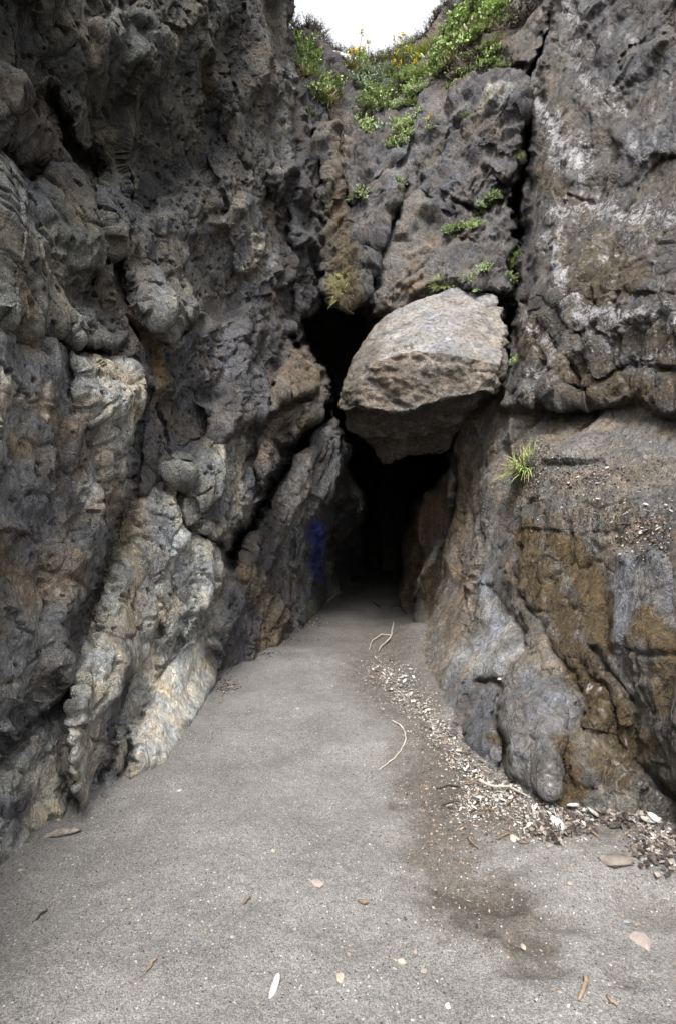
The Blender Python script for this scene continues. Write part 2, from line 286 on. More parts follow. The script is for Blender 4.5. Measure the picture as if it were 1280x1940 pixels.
# right cliff
slab(3,[(900,690),(880,765),(856,812),(848,870),(846,960),(822,1050),(792,1110),(772,1162),(782,1200),(800,1260),(812,1310),(760,1500),(760,2200),(2100,2200),(2100,700)],0,r=24,rd=.6,col='tan',rel=.55)
slab(3,[(860,865),(850,980),(800,1100),(776,1170),(745,1120),(735,1060),(770,960)],-1.2,-1.4,0,20,.4,(.24,.17,.10),.7)
slab(3,[(836,1000),(824,1060),(804,1100),(784,1150),(772,1170),(780,1110),(800,1060)],.4,0,0,10,.2,'blue',.4)
slab(3,[(905,1000),(1000,990),(1160,1010),(1150,1200),(1180,1260),(1120,1500),(900,1350),(1000,1200),(940,1090)],.12,0,-.05,40,.2,'tan',.8)
slab(3,[(925,1060),(945,1130),(990,1200),(1000,1240),(950,1290),(870,1290),(850,1250),(900,1200),(912,1120)],.32,.1,-.1,26,.3,(.27,.275,.28),.35)
slab(3,[(880,1215),(935,1240),(925,1290),(875,1340),(875,1395),(818,1390),(810,1310),(840,1250)],.55,.1,-.05,30,.7,'blue',.45)
slab(3,[(875,1310),(935,1285),(955,1330),(948,1400),(935,1460),(885,1428),(862,1370)],.5,.05,0,30,.6,'blue',.5)
slab(3,[(945,1310),(1010,1282),(1080,1320),(1095,1380),(1062,1430),(1040,1530),(980,1495),(945,1400)],.66,.05,0,34,.7,'blue',.5)
slab(3,[(1040,1430),(1100,1360),(1170,1400),(1230,1480),(1180,1545),(1040,1535)],.22,.0,.0,28,.25,'tan',.9)
slab(3,[(1145,1035),(1230,1020),(1300,1070),(1300,1200),(1200,1260),(1150,1210),(1140,1120)],.2,.05,-.02,30,.3,'blue',.4)
slab(3,[(1190,1190),(2100,1100),(2100,2100),(1330,1600),(1240,1480),(1200,1330)],.25,.05,.05,36,.35,'brown',.9)
slab(3,[(1060,1240),(1130,1220),(1200,1300),(1180,1430),(1110,1380)],.2,-.1,.1,30,.3,'brown',.9)
slab(3,[(1062,-700),(1052,0),(1012,150),(998,300),(988,450),(978,560),(962,660),(940,772),(990,787),(1050,772),(1110,778),(1150,766),(1200,771),(1290,787),(2100,830),(2100,-700)],.5,0,.0,24,.55,(.066,.058,.050),.45)
slab(3,[(1010,590),(1100,570),(1290,560),(2100,560),(2100,820),(1290,783),(1200,768),(1110,774),(1050,768),(985,782),(955,750),(975,660)],.72,.0,.06,26,.4,(.066,.058,.050),.8)
slab(3,[(1030,400),(1120,385),(1290,400),(2100,400),(2100,580),(1290,575),(1110,570),(1010,590),(1000,480)],.62,0,-.12,26,.3,(.070,.060,.051),.6)
slab(3,[(1120,-700),(1330,-700),(1300,0),(1200,210),(1130,120),(1085,0)],.68,0,.05,16,.2,(.058,.058,.066),.4)
slab(3,[(1200,210),(1290,10),(2100,0),(2100,290),(1290,285),(1210,330),(1150,250)],.62,0,-.05,18,.25,(.062,.062,.07),.45)
# ------------------------------------------------------------------ cracks, ridges
def crack(g,pts,w,a):
    w*=.72; a*=.85
    P=np.array(pts,float); x0,y0=P.min(0)-w*4-40; x1,y1=P.max(0)+w*4+40
    i0,i1=np.searchsorted(va,[y0,y1]); j0,j1=np.searchsorted(ua,[x0,x1]); s=(slice(i0,i1),slice(j0,j1))
    d,_=line_d(pts,UW[s],VW[s]); D[s]+=a*np.exp(-(d/w)**2)*(GRP[s]>0)
crack(3,[(1050,20),(1028,80),(1006,140),(1004,200),(986,250),(990,300),(972,350),(966,420),(976,470),(968,505),(980,540),(960,600),(962,650),(948,730)],4.5,1.1)
crack(1,[(985,230),(972,330),(968,450)],9,.8)
crack(2,[(438,1062),(480,985),(510,920),(560,850),(632,765)],13,1.5)
crack(2,[(0,612),(130,652),(210,682)],4,.12)
crack(2,[(270,745),(245,930),(215,1010),(160,1150)],8,.12)
crack(2,[(300,900),(255,950)],6,.12); crack(2,[(300,780),(330,900),(375,970)],6,.15)
crack(2,[(550,1000),(545,1100),(560,1195)],4,.2); crack(2,[(600,1000),(604,1080),(592,1165)],4,.25); crack(2,[(640,960),(648,1040),(645,1115)],4,.4)
crack(2,[(350,1170),(310,1280),(250,1390),(225,1480)],4,.2); crack(2,[(240,1300),(225,1400),(190,1480)],6,.15)
crack(2,[(100,180),(150,300),(180,330)],22,.6); crack(2,[(170,330),(200,480),(175,540)],10,.3); crack(2,[(240,300),(250,400),(220,520),(250,640)],9,.2)
crack(2,[(400,215),(395,310),(420,400)],8,.2); crack(2,[(430,40),(435,200),(400,330)],6,.15); crack(2,[(550,330),(540,440),(545,600)],12,.4)
crack(1,[(670,390),(712,340),(765,300),(780,260)],5,.35); crack(1,[(640,230),(645,330),(665,400)],5,.4); crack(1,[(700,560),(745,420),(768,345)],6,.5); crack(1,[(590,260),(600,380)],7,.5); crack(1,[(850,375),(900,400),(950,385)],5,.35)
crack(3,[(1000,1130),(1050,1240),(1090,1290),(1110,1380)],13,0.14); crack(3,[(910,1010),(925,1080),(900,1170),(870,1240)],9,0.11); crack(3,[(1130,1230),(1190,1330),(1210,1440),(1290,1530)],12,0.17)
crack(3,[(940,1110),(1000,1230)],7,0.07); crack(3,[(945,1300),(945,1400),(935,1450)],7,0.10); crack(3,[(870,1300),(935,1290)],6,0.10); crack(3,[(1090,1250),(1140,1300),(1180,1430)],8,0.10)
crack(3,[(960,1010),(1060,1015),(1160,1010)],4,.06); crack(3,[(895,1130),(880,1240)],5,.12)
crack(3,[(1060,392),(1085,372),(1120,388)],4,.1); crack(3,[(1200,360),(1240,320),(1290,290)],3,.12); crack(3,[(1180,140),(1215,90),(1235,40)],3,.12)
crack(3,[(1130,780),(1050,620),(1010,590)],7,.12); crack(3,[(1050,700),(1100,740),(1200,690),(1290,700)],8,.15); crack(3,[(1040,560),(1110,640),(1180,700)],8,.12)
crack(3,[(1030,0),(1020,160),(1060,300),(1060,380)],5,.06)
# ------------------------------------------------------------------ fine relief in real space, then vertices
# every column meets the sand where the photograph shows its foot
vb=VB(ua); ib=np.clip(np.searchsorted(va,vb),0,H_-1); cur=D[ib,np.arange(W_)]; want=EYE*F/(np.minimum(vb,2300)-CV); lr=np.log(want/cur)
lr=np.convolve(np.pad(lr,12,mode='edge'),np.ones(25)/25,'valid'); lr=np.where((vb>2060),0,lr)
up=vb[None,:]-V; D=D*np.exp(lr[None,:]*np.where(up>0,np.exp(-np.maximum(up,0)/230),1))
D=np.where(up<0,D[ib,np.arange(W_)][None,:]*(1+.0006*(-up)),D)
Db=blur(blur(D,1),1); SKY=(GRP==0)&(V<300)
X=(U-CU)/F*Db; Yp=Db.copy(); Z=EYE+(CV-V)/F*Db
Ds=blur(np.minimum(D,15),5); Xs=(U-CU)/F*Ds; Zs=EYE+(CV-V)/F*Ds
def grad(a): return np.gradient(a,axis=1),np.gradient(a,axis=0)
tu=np.stack([grad(a)[0] for a in (Xs,Ds,Zs)],-1); tv=np.stack([grad(a)[1] for a in (Xs,Ds,Zs)],-1)
nrm=np.cross(tu,tv); nrm/=np.linalg.norm(nrm,axis=-1,keepdims=True)+1e-12
ray=np.stack([(U-CU)/F,np.ones_like(U),(CV-V)/F],-1); ray/=np.linalg.norm(ray,axis=-1,keepdims=True)
nrm=np.where((np.sum(nrm*ray,-1)>0)[...,None],-nrm,nrm); nrm=nrm-.6*ray; nrm/=np.linalg.norm(nrm,axis=-1,keepdims=True)
x,y,z=X.astype(f32),Yp.astype(f32),Z.astype(f32)
wx=fbm(x*1.1,y*1.1,z*1.1,3,51)*.28; wz=fbm(x*1.1,y*1.1,z*1.1,3,61)*.28
# strata run steeply, leaning up to the right: shear coordinates along that grain
ca_,sa_=math.cos(math.radians(32)),math.sin(math.radians(32))
a1=(x*ca_-z*sa_)+wx; a2=(x*sa_+z*ca_)+wz; a3=y+wx
far=np.clip(y/6,.6,1.6)
fa,fe,fr=facet(a1*1.5,a3*1.5,a2*.75,3)
fb,fe2,fr2=facet(a1*4.6,a3*4.6,a2*2.6,5)
fc,fe3,fr3=facet(a1*12,a3*12,a2*7,9)
fa=fa-facet(a1*1.2+5,a3*1.2,a2*.7,23)[0]; fb=fb-facet(a1*3.6+5,a3*3.6,a2*1.9,25)[0]; fc=facet(a1*9+5,a3*9,a2*5,27)[0]-fc
fd,fe4,fr4=facet(a1*27,a3*27,a2*17,13)
big=fbm(a1*.9,a3*.9,a2*.6,3,71)
rg=fbm(a1*4.2,a3*4.2,a2*1.3,6,81,.6,True)
sm=fbm(x*9,y*9,z*9,4,91,.6)
pit=fbm(x*14,y*14,z*14,2,95)
R=np.where(GRP==1,REL*.65,REL)
sl=blur(np.minimum(np.hypot(*np.gradient(Db,va,ua))*F/Db,30),3); k1=1/(1+(sl/1.6)**2); k2=1/(1+(sl/3.2)**2); k3=1/(1+(sl/5.5)**2)   # fine relief fades where the sheet runs edge-on
def saw(t_): f_=t_-np.floor(t_); return f_-sstep(.8,1,f_)
st1=saw(a1*1.35+.25*a3+.5*big)*np.clip(.6+.8*big,.2,1); st2=saw(a1*5.2+1.1*a3+.8*big)*np.clip(.5+1.2*rg,.1,1)
LF=np.where(GRP==2,1.,.8); R=np.where(GRP==2,R,R*1.45)
h=((.15*big+.22*LF*fa*(.3+.7*R)+.23*st1*np.where(GRP==2,.3+.7*R,.6))*k3+(.085*LF*fb*(.22+.78*R)+.045*st2*(.3+.7*R))*k2+(.036*fc*(.1+.9*R)+.022*fd*R+.018*(rg-.2)*R+.010*sm*R)*k1)*far
h-=R*.018*np.exp(-(fe2/.06)**2)
pw=(GRP==2)*sstep(.22,.42,pit)*R; h-=.05*pw
h=np.where(GRP==0,h*.5,h)
X=X+nrm[...,0]*h; Yp=Yp+nrm[...,1]*h; Z=Z+nrm[...,2]*h
PX=np.stack([X,Yp,Z],-1)
# ------------------------------------------------------------------ colour of the stone, plus shade painted high on the left wall
def paint(pts,w,col,k=1.0,brk=.6,chan=None,s=0):
    """a stripe or blob of stone colour (or crust / slime / wet mask) along a polyline"""
    P=np.array(pts,float); x0,y0=P.min(0)-w*2-40; x1,y1=P.max(0)+w*2+40
    i0,i1=np.searchsorted(va,[y0,y1]); j0,j1=np.searchsorted(ua,[x0,x1]); q=(slice(i0,i1),slice(j0,j1))
    if len(pts)==1: d=np.hypot(UW[q]-pts[0][0],VW[q]-pts[0][1])
    else: d,_=line_d(pts,UW[q],VW[q])
    m=1-sstep(.35,1.25,d/w+brk*(w3[q]*.8+rg[q]*.25)); m=np.clip(m,0,1)*k*(GRP[q]>0)
    if chan is None: alb[q]=alb[q]*(1-m[...,None])+np.array(C[col] if isinstance(col,str) else col,f32)*m[...,None]
    else: msk[q+(chan,)]=np.maximum(msk[q+(chan,)],m)
CR,MO,WE=0,1,2
mn=fbm(a1*.8,a3*.8,a2*.5,4,101); tone=np.clip(1+.55*fbm(x*1.7,y*1.7,z*1.7,5,111,.6)+.18*fr+.14*fr2,.45,1.9)
alb*=tone[...,None]
# left
paint([(20,60),(60,120)],60,'slate',.7); paint([(110,300),(130,340)],60,'dark',.8); paint([(180,230),(290,170),(330,250)],26,'dark',.6)
paint([(240,200),(150,130)],30,'brown',.5); paint([(280,640),(300,700),(290,760)],20,'ochre',.8); paint([(225,560),(250,640)],22,'violet',.7)
paint([(430,380),(470,440),(480,500)],18,'pale',.5); paint([(330,560),(290,600)],24,'green',.7); paint([(90,230),(60,300)],40,'brown',.6)
paint([(80,720),(95,800),(120,900),(170,960)],34,'violet',.8); paint([(75,730),(85,800)],9,'white',.8); paint([(150,920),(180,960)],18,'white',.5)
paint([(30,830),(50,850)],28,'ochre',.9); paint([(200,690),(240,760),(215,900)],26,'pale',.6); paint([(60,950),(120,1000),(60,1060)],36,'slate',.6)
paint([(20,1040),(70,1130)],36,'ochre',.5); paint([(230,1000),(200,1100)],22,'moss',.8); paint([(120,1180),(140,1230)],26,'slate',.7)
paint([(330,930),(370,1000),(400,1060)],28,'green',.5); paint([(300,1000),(280,1100)],30,'grey',.5); paint([(360,960),(400,1010)],10,'white',.6)
paint([(420,1060),(380,1120),(400,1180)],22,'white',.6); paint([(200,1200),(260,1160)],40,'brown',.5); paint([(230,1290),(215,1400),(195,1470)],22,'slate',.9)
paint([(365,1230),(330,1330),(280,1420)],40,'white',.9,.3); paint([(402,1230),(408,1290),(378,1350),(352,1385)],12,'slate',.95); paint([(335,1340),(322,1400)],20,(.44,.43,.39),.7)
paint([(140,1360),(110,1430),(60,1490)],24,'white',.5); paint([(150,1300),(190,1330)],26,(.3,.28,.2),.5); paint([(20,1560),(60,1500)],24,'slate',.7); paint([(40,1400),(80,1370)],26,'violet',.6)
paint([(420,860),(460,900),(470,960)],24,'pale',.7); paint([(400,960),(430,1010)],24,'slate',.8); paint([(470,860),(480,930)],10,'slate',.7)
paint([(560,680),(590,710)],22,'ochre',.5); paint([(540,1100),(556,1190)],7,'tan',.9); paint([(575,1150),(590,1160)],10,(.17,.19,.11),.8); paint([(620,1040),(625,1130)],9,(.2,.23,.2),.8)
paint([(470,1090),(520,1180)],26,'ochre',.6); paint([(530,700),(520,760)],22,'brown',.6); paint([(600,850),(580,930),(540,960)],30,'grey',.7)
paint([(500,10),(510,150)],20,'tan',.6); paint([(515,265),(520,310),(530,350)],9,'white',.7); paint([(551,100),(548,250)],6,'white',.6); paint([(480,380),(460,330)],10,'pale',.5)
for p,w_ in [([(594,985),(595,1030),(598,1090)],3),([(600,978),(601,1050)],3.5),([(606,985),(608,1070)],3),([(612,1000),(612,1045)],2.5),([(603,1050),(604,1100)],2),([(597,992),(614,1006)],3)]: paint(p,w_,(.02,.07,.5),.95,1.0)
# back
paint([(700,130),(620,130),(600,110)],36,'dark',.8); paint([(740,330),(800,230),(860,210)],40,'blue',.6); paint([(800,480),(780,540),(880,520)],40,'tan',.6); paint([(930,170),(960,190),(920,200)],16,'pale',.6)
paint([(640,360),(650,470),(655,570)],18,None,.6,chan=MO); paint([(820,60),(790,90)],22,(.13,.06,.045),.7); paint([(900,110),(840,170)],24,(.10,.07,.05),.6)
# right: crust, slime, damp
for p,w,k in [([(1010,150),(1030,220),(1060,270),(1100,310)],24,1),([(1075,0),(1090,90),(1110,170),(1160,190)],26,.75),([(1040,60),(1010,170)],12,.8),([(1000,330),(1010,380)],18,.55),([(1040,410),(1110,395),(1200,410),(1290,420)],30,.85),
 ([(1030,450),(1060,520),(1110,580)],20,.95),([(1110,440),(1160,480),(1270,470)],46,.45),([(1000,600),(1060,660),(1030,720)],34,.75),([(1110,600),(1200,610),(1290,600)],34,.8),([(1120,650),(1200,690),(1290,660)],30,.65),([(1060,320),(1150,300),(1290,260)],46,.4),([(985,740),(1030,700)],20,.6),([(1180,50),(1200,80)],14,.6),([(1140,80),(1160,70)],12,.5)]:
    paint(p,w*2.1,None,k*.6,1.3,CR); paint(p,w*.75,None,k*.95,1.1,CR)
for p,w,k in [([(1020,330),(1060,350),(1100,400)],34,.6),([(1150,480),(1130,560),(1200,520)],60,.65),([(1060,470),(1090,540)],30,.6),([(1000,630),(1100,720),(1200,740)],50,.7),([(1250,650),(1290,720)],50,.6),([(1200,400),(1290,330)],60,.35),
 ([(1010,1020),(1030,1100),(1080,1180)],44,.85),([(1080,1040),(1120,1130),(1140,1210)],40,.95),([(890,850),(870,960),(850,1060),(820,1150)],30,.55),([(760,1000),(750,1120)],40,.7),([(1080,1230),(1130,1330),(1200,1420)],50,.85),([(1230,1180),(1290,1230),(1250,1330)],44,.8),([(1060,1420),(1090,1500),(1050,1520)],30,.85),([(960,1440),(930,1400)],14,.7),([(1180,1480),(1120,1440)],30,.6),([(670,760),(650,700)],20,.3)]:
    paint(p,w,None,k,.5,MO)
for p,w,k in [([(1100,1250),(1180,1380),(1230,1500)],70,1),([(1030,1080),(1080,1200)],50,.8),([(1060,0),(1200,200),(1290,300)],140,.5),([(1000,400),(1150,520),(1290,560)],110,.85),([(960,1000),(1000,1200)],60,.5),([(1000,650),(1290,720)],60,.6),([(1290,1300),(1270,1500)],60,1),([(1060,1480),(950,1440)],40,.9),([(1000,600),(1100,700),(1290,650)],110,.7),([(1080,330),(1200,460)],90,.6),([(890,900),(850,1050)],30,.4),([(1030,1320),(1060,1400)],40,.4),([(1150,20),(1150,160)],60,.4)]:
    paint(p,w,None,k,.4,WE)
paint([(960,830),(1100,900),(1280,950)],70,(.140,.126,.110),.6); paint([(1150,820),(1290,860)],60,(.17,.16,.15),.5); paint([(1050,950),(1120,980)],20,'blue',.4)
paint([(900,1040),(870,1150),(850,1220)],24,(.16,.12,.085),.7); paint([(935,1100),(945,1200)],20,(.25,.26,.29),.8); paint([(1180,1070),(1230,1150),(1180,1180)],36,'blue',.7); paint([(820,1030),(800,1100)],8,'pale',.7)
paint([(1010,1300),(1050,1350),(1010,1400)],30,(.15,.16,.185),.7); paint([(1250,1020),(1290,1100)],20,'blue',.5); paint([(860,1260),(890,1250)],20,(.27,.26,.23),.6)
paint([(1150,30),(1160,140)],40,(.05,.05,.057),.8); paint([(1060,30),(1050,200),(1100,260)],24,(.095,.085,.07),.7); paint([(990,740),(1020,760)],16,'pale',.4)
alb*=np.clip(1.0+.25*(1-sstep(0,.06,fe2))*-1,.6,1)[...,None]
up_=sstep(640,200,V)*sstep(620,400,U); alb*=(1-.5*up_)[...,None]     # overhang shade painted into the left wall's upper stone colour
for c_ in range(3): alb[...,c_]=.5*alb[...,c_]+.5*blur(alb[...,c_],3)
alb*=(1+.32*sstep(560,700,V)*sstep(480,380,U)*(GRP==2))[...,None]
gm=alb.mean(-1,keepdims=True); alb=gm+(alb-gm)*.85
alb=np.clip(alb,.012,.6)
# faces per object
idx=np.arange(H_*W_).reshape(H_,W_); q=np.stack([idx[:-1,:-1],idx[1:,:-1],idx[1:,1:],idx[:-1,1:]],-1)
gf=np.maximum.reduce([GRP[:-1,:-1],GRP[1:,:-1],GRP[1:,1:],GRP[:-1,1:]])
skyf=SKY[:-1,:-1]|SKY[1:,:-1]|SKY[1:,1:]|SKY[:-1,1:]
under=(Z<-.5); und=under[:-1,:-1]&under[1:,1:]
VAL=(~skyf)&(~und)
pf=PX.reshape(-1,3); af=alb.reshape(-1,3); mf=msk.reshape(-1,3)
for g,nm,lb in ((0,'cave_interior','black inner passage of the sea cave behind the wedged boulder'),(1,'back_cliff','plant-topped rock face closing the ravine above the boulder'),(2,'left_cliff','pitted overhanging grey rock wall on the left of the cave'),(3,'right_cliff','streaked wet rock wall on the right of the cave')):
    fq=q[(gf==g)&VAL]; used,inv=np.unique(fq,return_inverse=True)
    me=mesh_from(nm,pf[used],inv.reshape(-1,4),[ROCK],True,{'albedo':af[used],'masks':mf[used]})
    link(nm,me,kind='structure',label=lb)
def on_rock(u,v):
    i=int(np.clip(np.searchsorted(va,v),0,H_-1)); j=int(np.clip(np.searchsorted(ua,u),0,W_-1)); return Vector(PX[i,j]),Vector(nrm[i,j])
# ------------------------------------------------------------------ sand
def gpix(u,v): Y=EYE*F/(v-CV); return ((u-CU)/F*Y,Y)
DENTS=[(960,1700,.07,.05,.03),(1060,1740,.08,.05,.03),(985,1765,.06,.045,.035),(830,1660,.05,.07,.025),(700,1500,.05,.09,.018),(610,1560,.05,.09,.016),(480,1640,.06,.08,.016),(350,1700,.07,.06,.015),(540,1420,.06,.12,.02),(640,1340,.06,.14,.02),(200,1660,.07,.06,.015),(680,1780,.06,.05,.014),(1180,1850,.06,.05,.02),(905,1690,.20,.12,.045),(985,1640,.10,.06,.012),(1015,1790,.10,.09,.035),(1240,1710,.13,.09,.03),(770,1520,.10,.05,.02),(1010,1835,.12,.05,.03),(870,1740,.06,.05,.02),(920,1755,.05,.04,.02),(1100,1650,.2,.1,-.012),(230,1580,.25,.12,.015),(560,1560,.4,.2,-.012),(720,1640,.3,.2,-.01),(820,1660,.12,.06,.018),(300,1760,.2,.1,.01),(590,1195,.3,.3,.01)]
def gheight(x,y,fine=True):
    z=.06*fbm(x*1.1,y*1.1,x*0+3,3,201)+.02*fbm(x*4,y*4,x*0+3,3,211)
    z=z*sstep(0,1.5,y+3)
    for (u,v,rx,ry,dp) in DENTS:
        cx,cy=gpix(u,v); z=z-dp*np.exp(-((x-cx)/rx)**2-((y-cy)/ry)**2)
    # bank of soil and litter against the right rocks
    cx,cy=gpix(775,1215); z=z+.17*np.exp(-((x-cx-.18)/.34)**2-((y-cy)/.75)**2)
    pts=[gpix(*p) for p in [(800,1290),(835,1400),(910,1470),(1040,1545),(1180,1570),(1400,1600)]]
    d,_=line_d(pts,x,y); z=z+.07*np.exp(-(d/.3)**2)*(.6+.8*fbm(x*4,y*4,x*0,3,221))
    if fine:
        u=CU+F*x/np.maximum(y,.3); v=CV+F*EYE/np.maximum(y,.3)
        z=z+.006*fbm(x*18,y*22,x*0+1,3,231)
    return z
SOILP=[(690,1180),(760,1165),(840,1300),(860,1420),(950,1470),(1060,1540),(1400,1560),(1400,1640),(1200,1600),(1060,1570),(930,1590),(890,1610),(900,1660),(980,1680),(1010,1740),(1040,1800),(1020,1850),(960,1810),(880,1760),(800,1730),(790,1660),(765,1600),(770,1540),(745,1470),(775,1420),(755,1370),(690,1330),(650,1280),(655,1230)]
SAND,t,b=newmat('grey_sand'); L=t.links
tc=N(t,'ShaderNodeTexCoord').outputs['Object']; soil=N(t,'ShaderNodeAttribute',attribute_name='albedo').outputs['Color']
n1=noise(t,tc,2.2,8,.6); n2=noise(t,tc,60,6,.7); n3=noise(t,tc,14,8,.7)
vo=N(t,'ShaderNodeTexVoronoi'); vo.inputs['Scale'].default_value=230; L.new(tc,vo.inputs['Vector'])
sc_=N(t,'ShaderNodeSeparateColor'); L.new(vo.outputs['Color'],sc_.inputs[0]); gr=sc_.outputs[0]
vo2=N(t,'ShaderNodeTexVoronoi'); vo2.inputs['Scale'].default_value=170; L.new(tc,vo2.inputs['Vector']); s2=N(t,'ShaderNodeSeparateColor'); L.new(vo2.outputs['Color'],s2.inputs[0])
k=mathn(t,'MULTIPLY',ramp(t,n1,.3,.7,.78,1.18),ramp(t,gr,0,1,.6,1.42)); k=mathn(t,'MULTIPLY',k,ramp(t,n2,.3,.7,.8,1.2)); k=mathn(t,'MULTIPLY',k,ramp(t,n3,.3,.7,.88,1.12))
c=mix(t,1.0,soil,k,'MULTIPLY')
c=mix(t,ramp(t,s2.outputs[1],.990,.994),c,(.34,.32,.30)); c=mix(t,ramp(t,s2.outputs[2],.986,.992),c,(.035,.028,.024)); c=mix(t,ramp(t,s2.outputs[0],.992,.996),c,(.20,.16,.12))
L.new(c,b.inputs['Base Color']); b.inputs['Roughness'].default_value=.95; b.inputs['Specular IOR Level'].default_value=.2
hh=mathn(t,'ADD',mathn(t,'MULTIPLY',vo.outputs['Distance'],-.3),mathn(t,'MULTIPLY',n2,.5)); hh=mathn(t,'ADD',hh,mathn(t,'MULTIPLY',n3,1.0))
bp=N(t,'ShaderNodeBump'); bp.inputs['Distance'].default_value=.012; bp.inputs['Strength'].default_value=.9; L.new(hh,bp.inputs['Height']); L.new(bp.outputs[0],b.inputs['Normal'])
ys=np.concatenate([[-1500,-300,-60,-15,-5,-2,-1,-.3],np.geomspace(.3,1.2,14)[:-1],1599/np.arange(1330,100,-2.6),[17,20,26]])
tt=np.concatenate([-np.geomspace(1500,1.1,16),np.arange(-1.0,1.05,.0032),np.geomspace(1.1,1500,16)])
gx=np.outer(np.maximum(np.abs(ys),1.5),tt); gx=np.where(np.abs(gx)>2500,np.sign(gx)*2500,gx); gy=np.repeat(ys[:,None],len(tt),1)
gz=gheight(gx,gy)*(np.abs(gx)<12)*(gy>-2)
gu=CU+F*gx/np.maximum(gy,.5); gv=CV+F*(EYE-gz)/np.maximum(gy,.5)
gw=fbm(gx*5,gy*5,gx*0,4,301); gw2=fbm(gx*5,gy*5,gx*0+9,4,311)
gw3=fbm(gx*16,gy*16,gx*0+5,4,321,.6); sdp=poly_sd(SOILP,gu+62*gw,gv+62*gw2); sm_=sstep(-48,44,sdp+70*gw3+25*gw2)*(gy>.6)
ga=np.zeros(gx.shape+(3,)); ga[:]=(.136,.130,.124)
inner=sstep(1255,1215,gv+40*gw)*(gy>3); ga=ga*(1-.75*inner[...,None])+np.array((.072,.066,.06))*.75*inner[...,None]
ga=ga*(1-.9*sm_[...,None])+np.array((.074,.065,.055))*.9*sm_[...,None]
for (u,v,rx,ry,dp) in [d_ for d_ in DENTS if d_[4]>=.02 and d_[0]>760]:
    cx,cy=gpix(u,v); m=(.42*sstep(.25,.9,np.exp(-((gx-cx)/(rx*1.2))**2-((gy-cy)/(ry*1.3))**2)+.9*gw3+.5*gw)*np.exp(-((gx-cx)/(rx*1.9))**2-((gy-cy)/(ry*2))**2))[...,None]; ga=ga*(1-m)+np.array((.055,.046,.038))*m
gn=gx.shape; gi=np.arange(gn[0]*gn[1]).reshape(gn); gq=np.stack([gi[:-1,:-1],gi[:-1,1:],gi[1:,1:],gi[1:,:-1]],-1).reshape(-1,4)
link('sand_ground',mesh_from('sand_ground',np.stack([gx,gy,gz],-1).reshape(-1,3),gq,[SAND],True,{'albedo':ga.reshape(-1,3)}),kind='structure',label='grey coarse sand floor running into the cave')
TX=np.arange(-4,5,.02); TY=np.arange(1.2,18,.03); TG=gheight(*np.meshgrid(TX,TY))
def gz_at(x_,y_):
    i=min(max(int((y_-1.2)/.03),0),len(TY)-2); j=min(max(int((x_+4)/.02),0),len(TX)-2); a=min(max((y_-1.2)/.03-i,0),1); c_=min(max((x_+4)/.02-j,0),1)
    return float((TG[i,j]*(1-c_)+TG[i,j+1]*c_)*(1-a)+(TG[i+1,j]*(1-c_)+TG[i+1,j+1]*c_)*a)
def ground_at(u,v):
    x_,y_=gpix(u,v)
    for _ in range(3):
        z_=gz_at(x_,y_); y_=(EYE-z_)*F/(v-CV); x_=(u-CU)/F*y_
    return Vector((x_,y_,z_))
# ------------------------------------------------------------------ the wedged boulder
BP=[(795,562,8.2),(870,545,8.1),(935,560,7.8),(955,612,7.3),(960,672,6.9),(949,712,6.6),(738,590,8.2),(700,632,7.9),(668,690,7.4),(648,740,7.2),(636,790,7.3),
 (678,728,6.75),(718,686,6.6),(786,664,6.45),(862,672,6.35),(945,690,6.45),(672,768,6.7),(745,782,6.45),(821,764,6.3),(905,744,6.25),(943,738,6.45),
 (650,828,7.5),(684,846,7.5),(865,822,7.1),(920,768,6.9),(722,884,7.9),(790,872,7.9),(852,862,7.7)]
hid=[(.1,9.0,3.4),(1.9,8.9,3.6),(2.1,8.8,4.2),(.8,8.9,4.3),(.9,9.2,2.6),(1.6,8.0,2.6)]
bm=bmesh.new()
for p in BP: bm.verts.new(unproj(p[0],p[1],p[2]*.93))
for p in hid: bm.verts.new(p)
r=bmesh.ops.convex_hull(bm,input=bm.verts[:]); bmesh.ops.delete(bm,geom=[g for g in set(r['geom_interior'])|set(r['geom_unused']) if isinstance(g,bmesh.types.BMVert)],context='VERTS')
bmesh.ops.recalc_face_normals(bm,faces=bm.faces)
me=bpy.data.meshes.new('t'); bm.to_mesh(me); bm.free(); to=bpy.data.objects.new('t',me); COL.objects.link(to)
md=to.modifiers.new('r','REMESH'); md.mode='VOXEL'; md.voxel_size=.014
dg=bpy.context.evaluated_depsgraph_get(); ev=to.evaluated_get(dg).to_mesh(); nv=len(ev.vertices)
co=np.empty(nv*3,f32); ev.vertices.foreach_get('co',co); no=np.empty(nv*3,f32); ev.vertices.foreach_get('normal',no)
nl=len(ev.loops); li=np.empty(nl,np.int32); ev.loops.foreach_get('vertex_index',li); to.to_mesh_clear() if False else None
co=co.reshape(-1,3); no=no.reshape(-1,3); fq=li.reshape(-1,4)
for it in range(5):     # soften the hull's edges a little
    s=np.zeros_like(co); n_=np.zeros((nv,1),f32)
    for a,c_ in ((0,1),(1,2),(2,3),(3,0)):
        np.add.at(s,fq[:,a],co[fq[:,c_]]); np.add.at(n_,fq[:,a],1); np.add.at(s,fq[:,c_],co[fq[:,a]]); np.add.at(n_,fq[:,c_],1)
    co=s/n_
bpy.data.objects.remove(to)
x,y,z=co.T; bu=CU+F*x/y; bv=CV-F*(z-EYE)/y
w_=fbm(x*2.5,y*2.5,z*2.5,3,401)*.5
fa,fe,fr=facet(x*2.2+w_,y*2.2,z*2.6+w_,403); fb,fe2,fr2=facet(x*7+w_,y*7,z*9+w_,405)
rgb_=fbm(x*3+w_,y*3,z*7+w_,6,407,.55,True); smb=fbm(x*12,y*12,z*12,4,409,.6)
topf=sstep(.25,.6,no[:,2]); smooth_side=sstep(-.35,-.7,no[:,0])
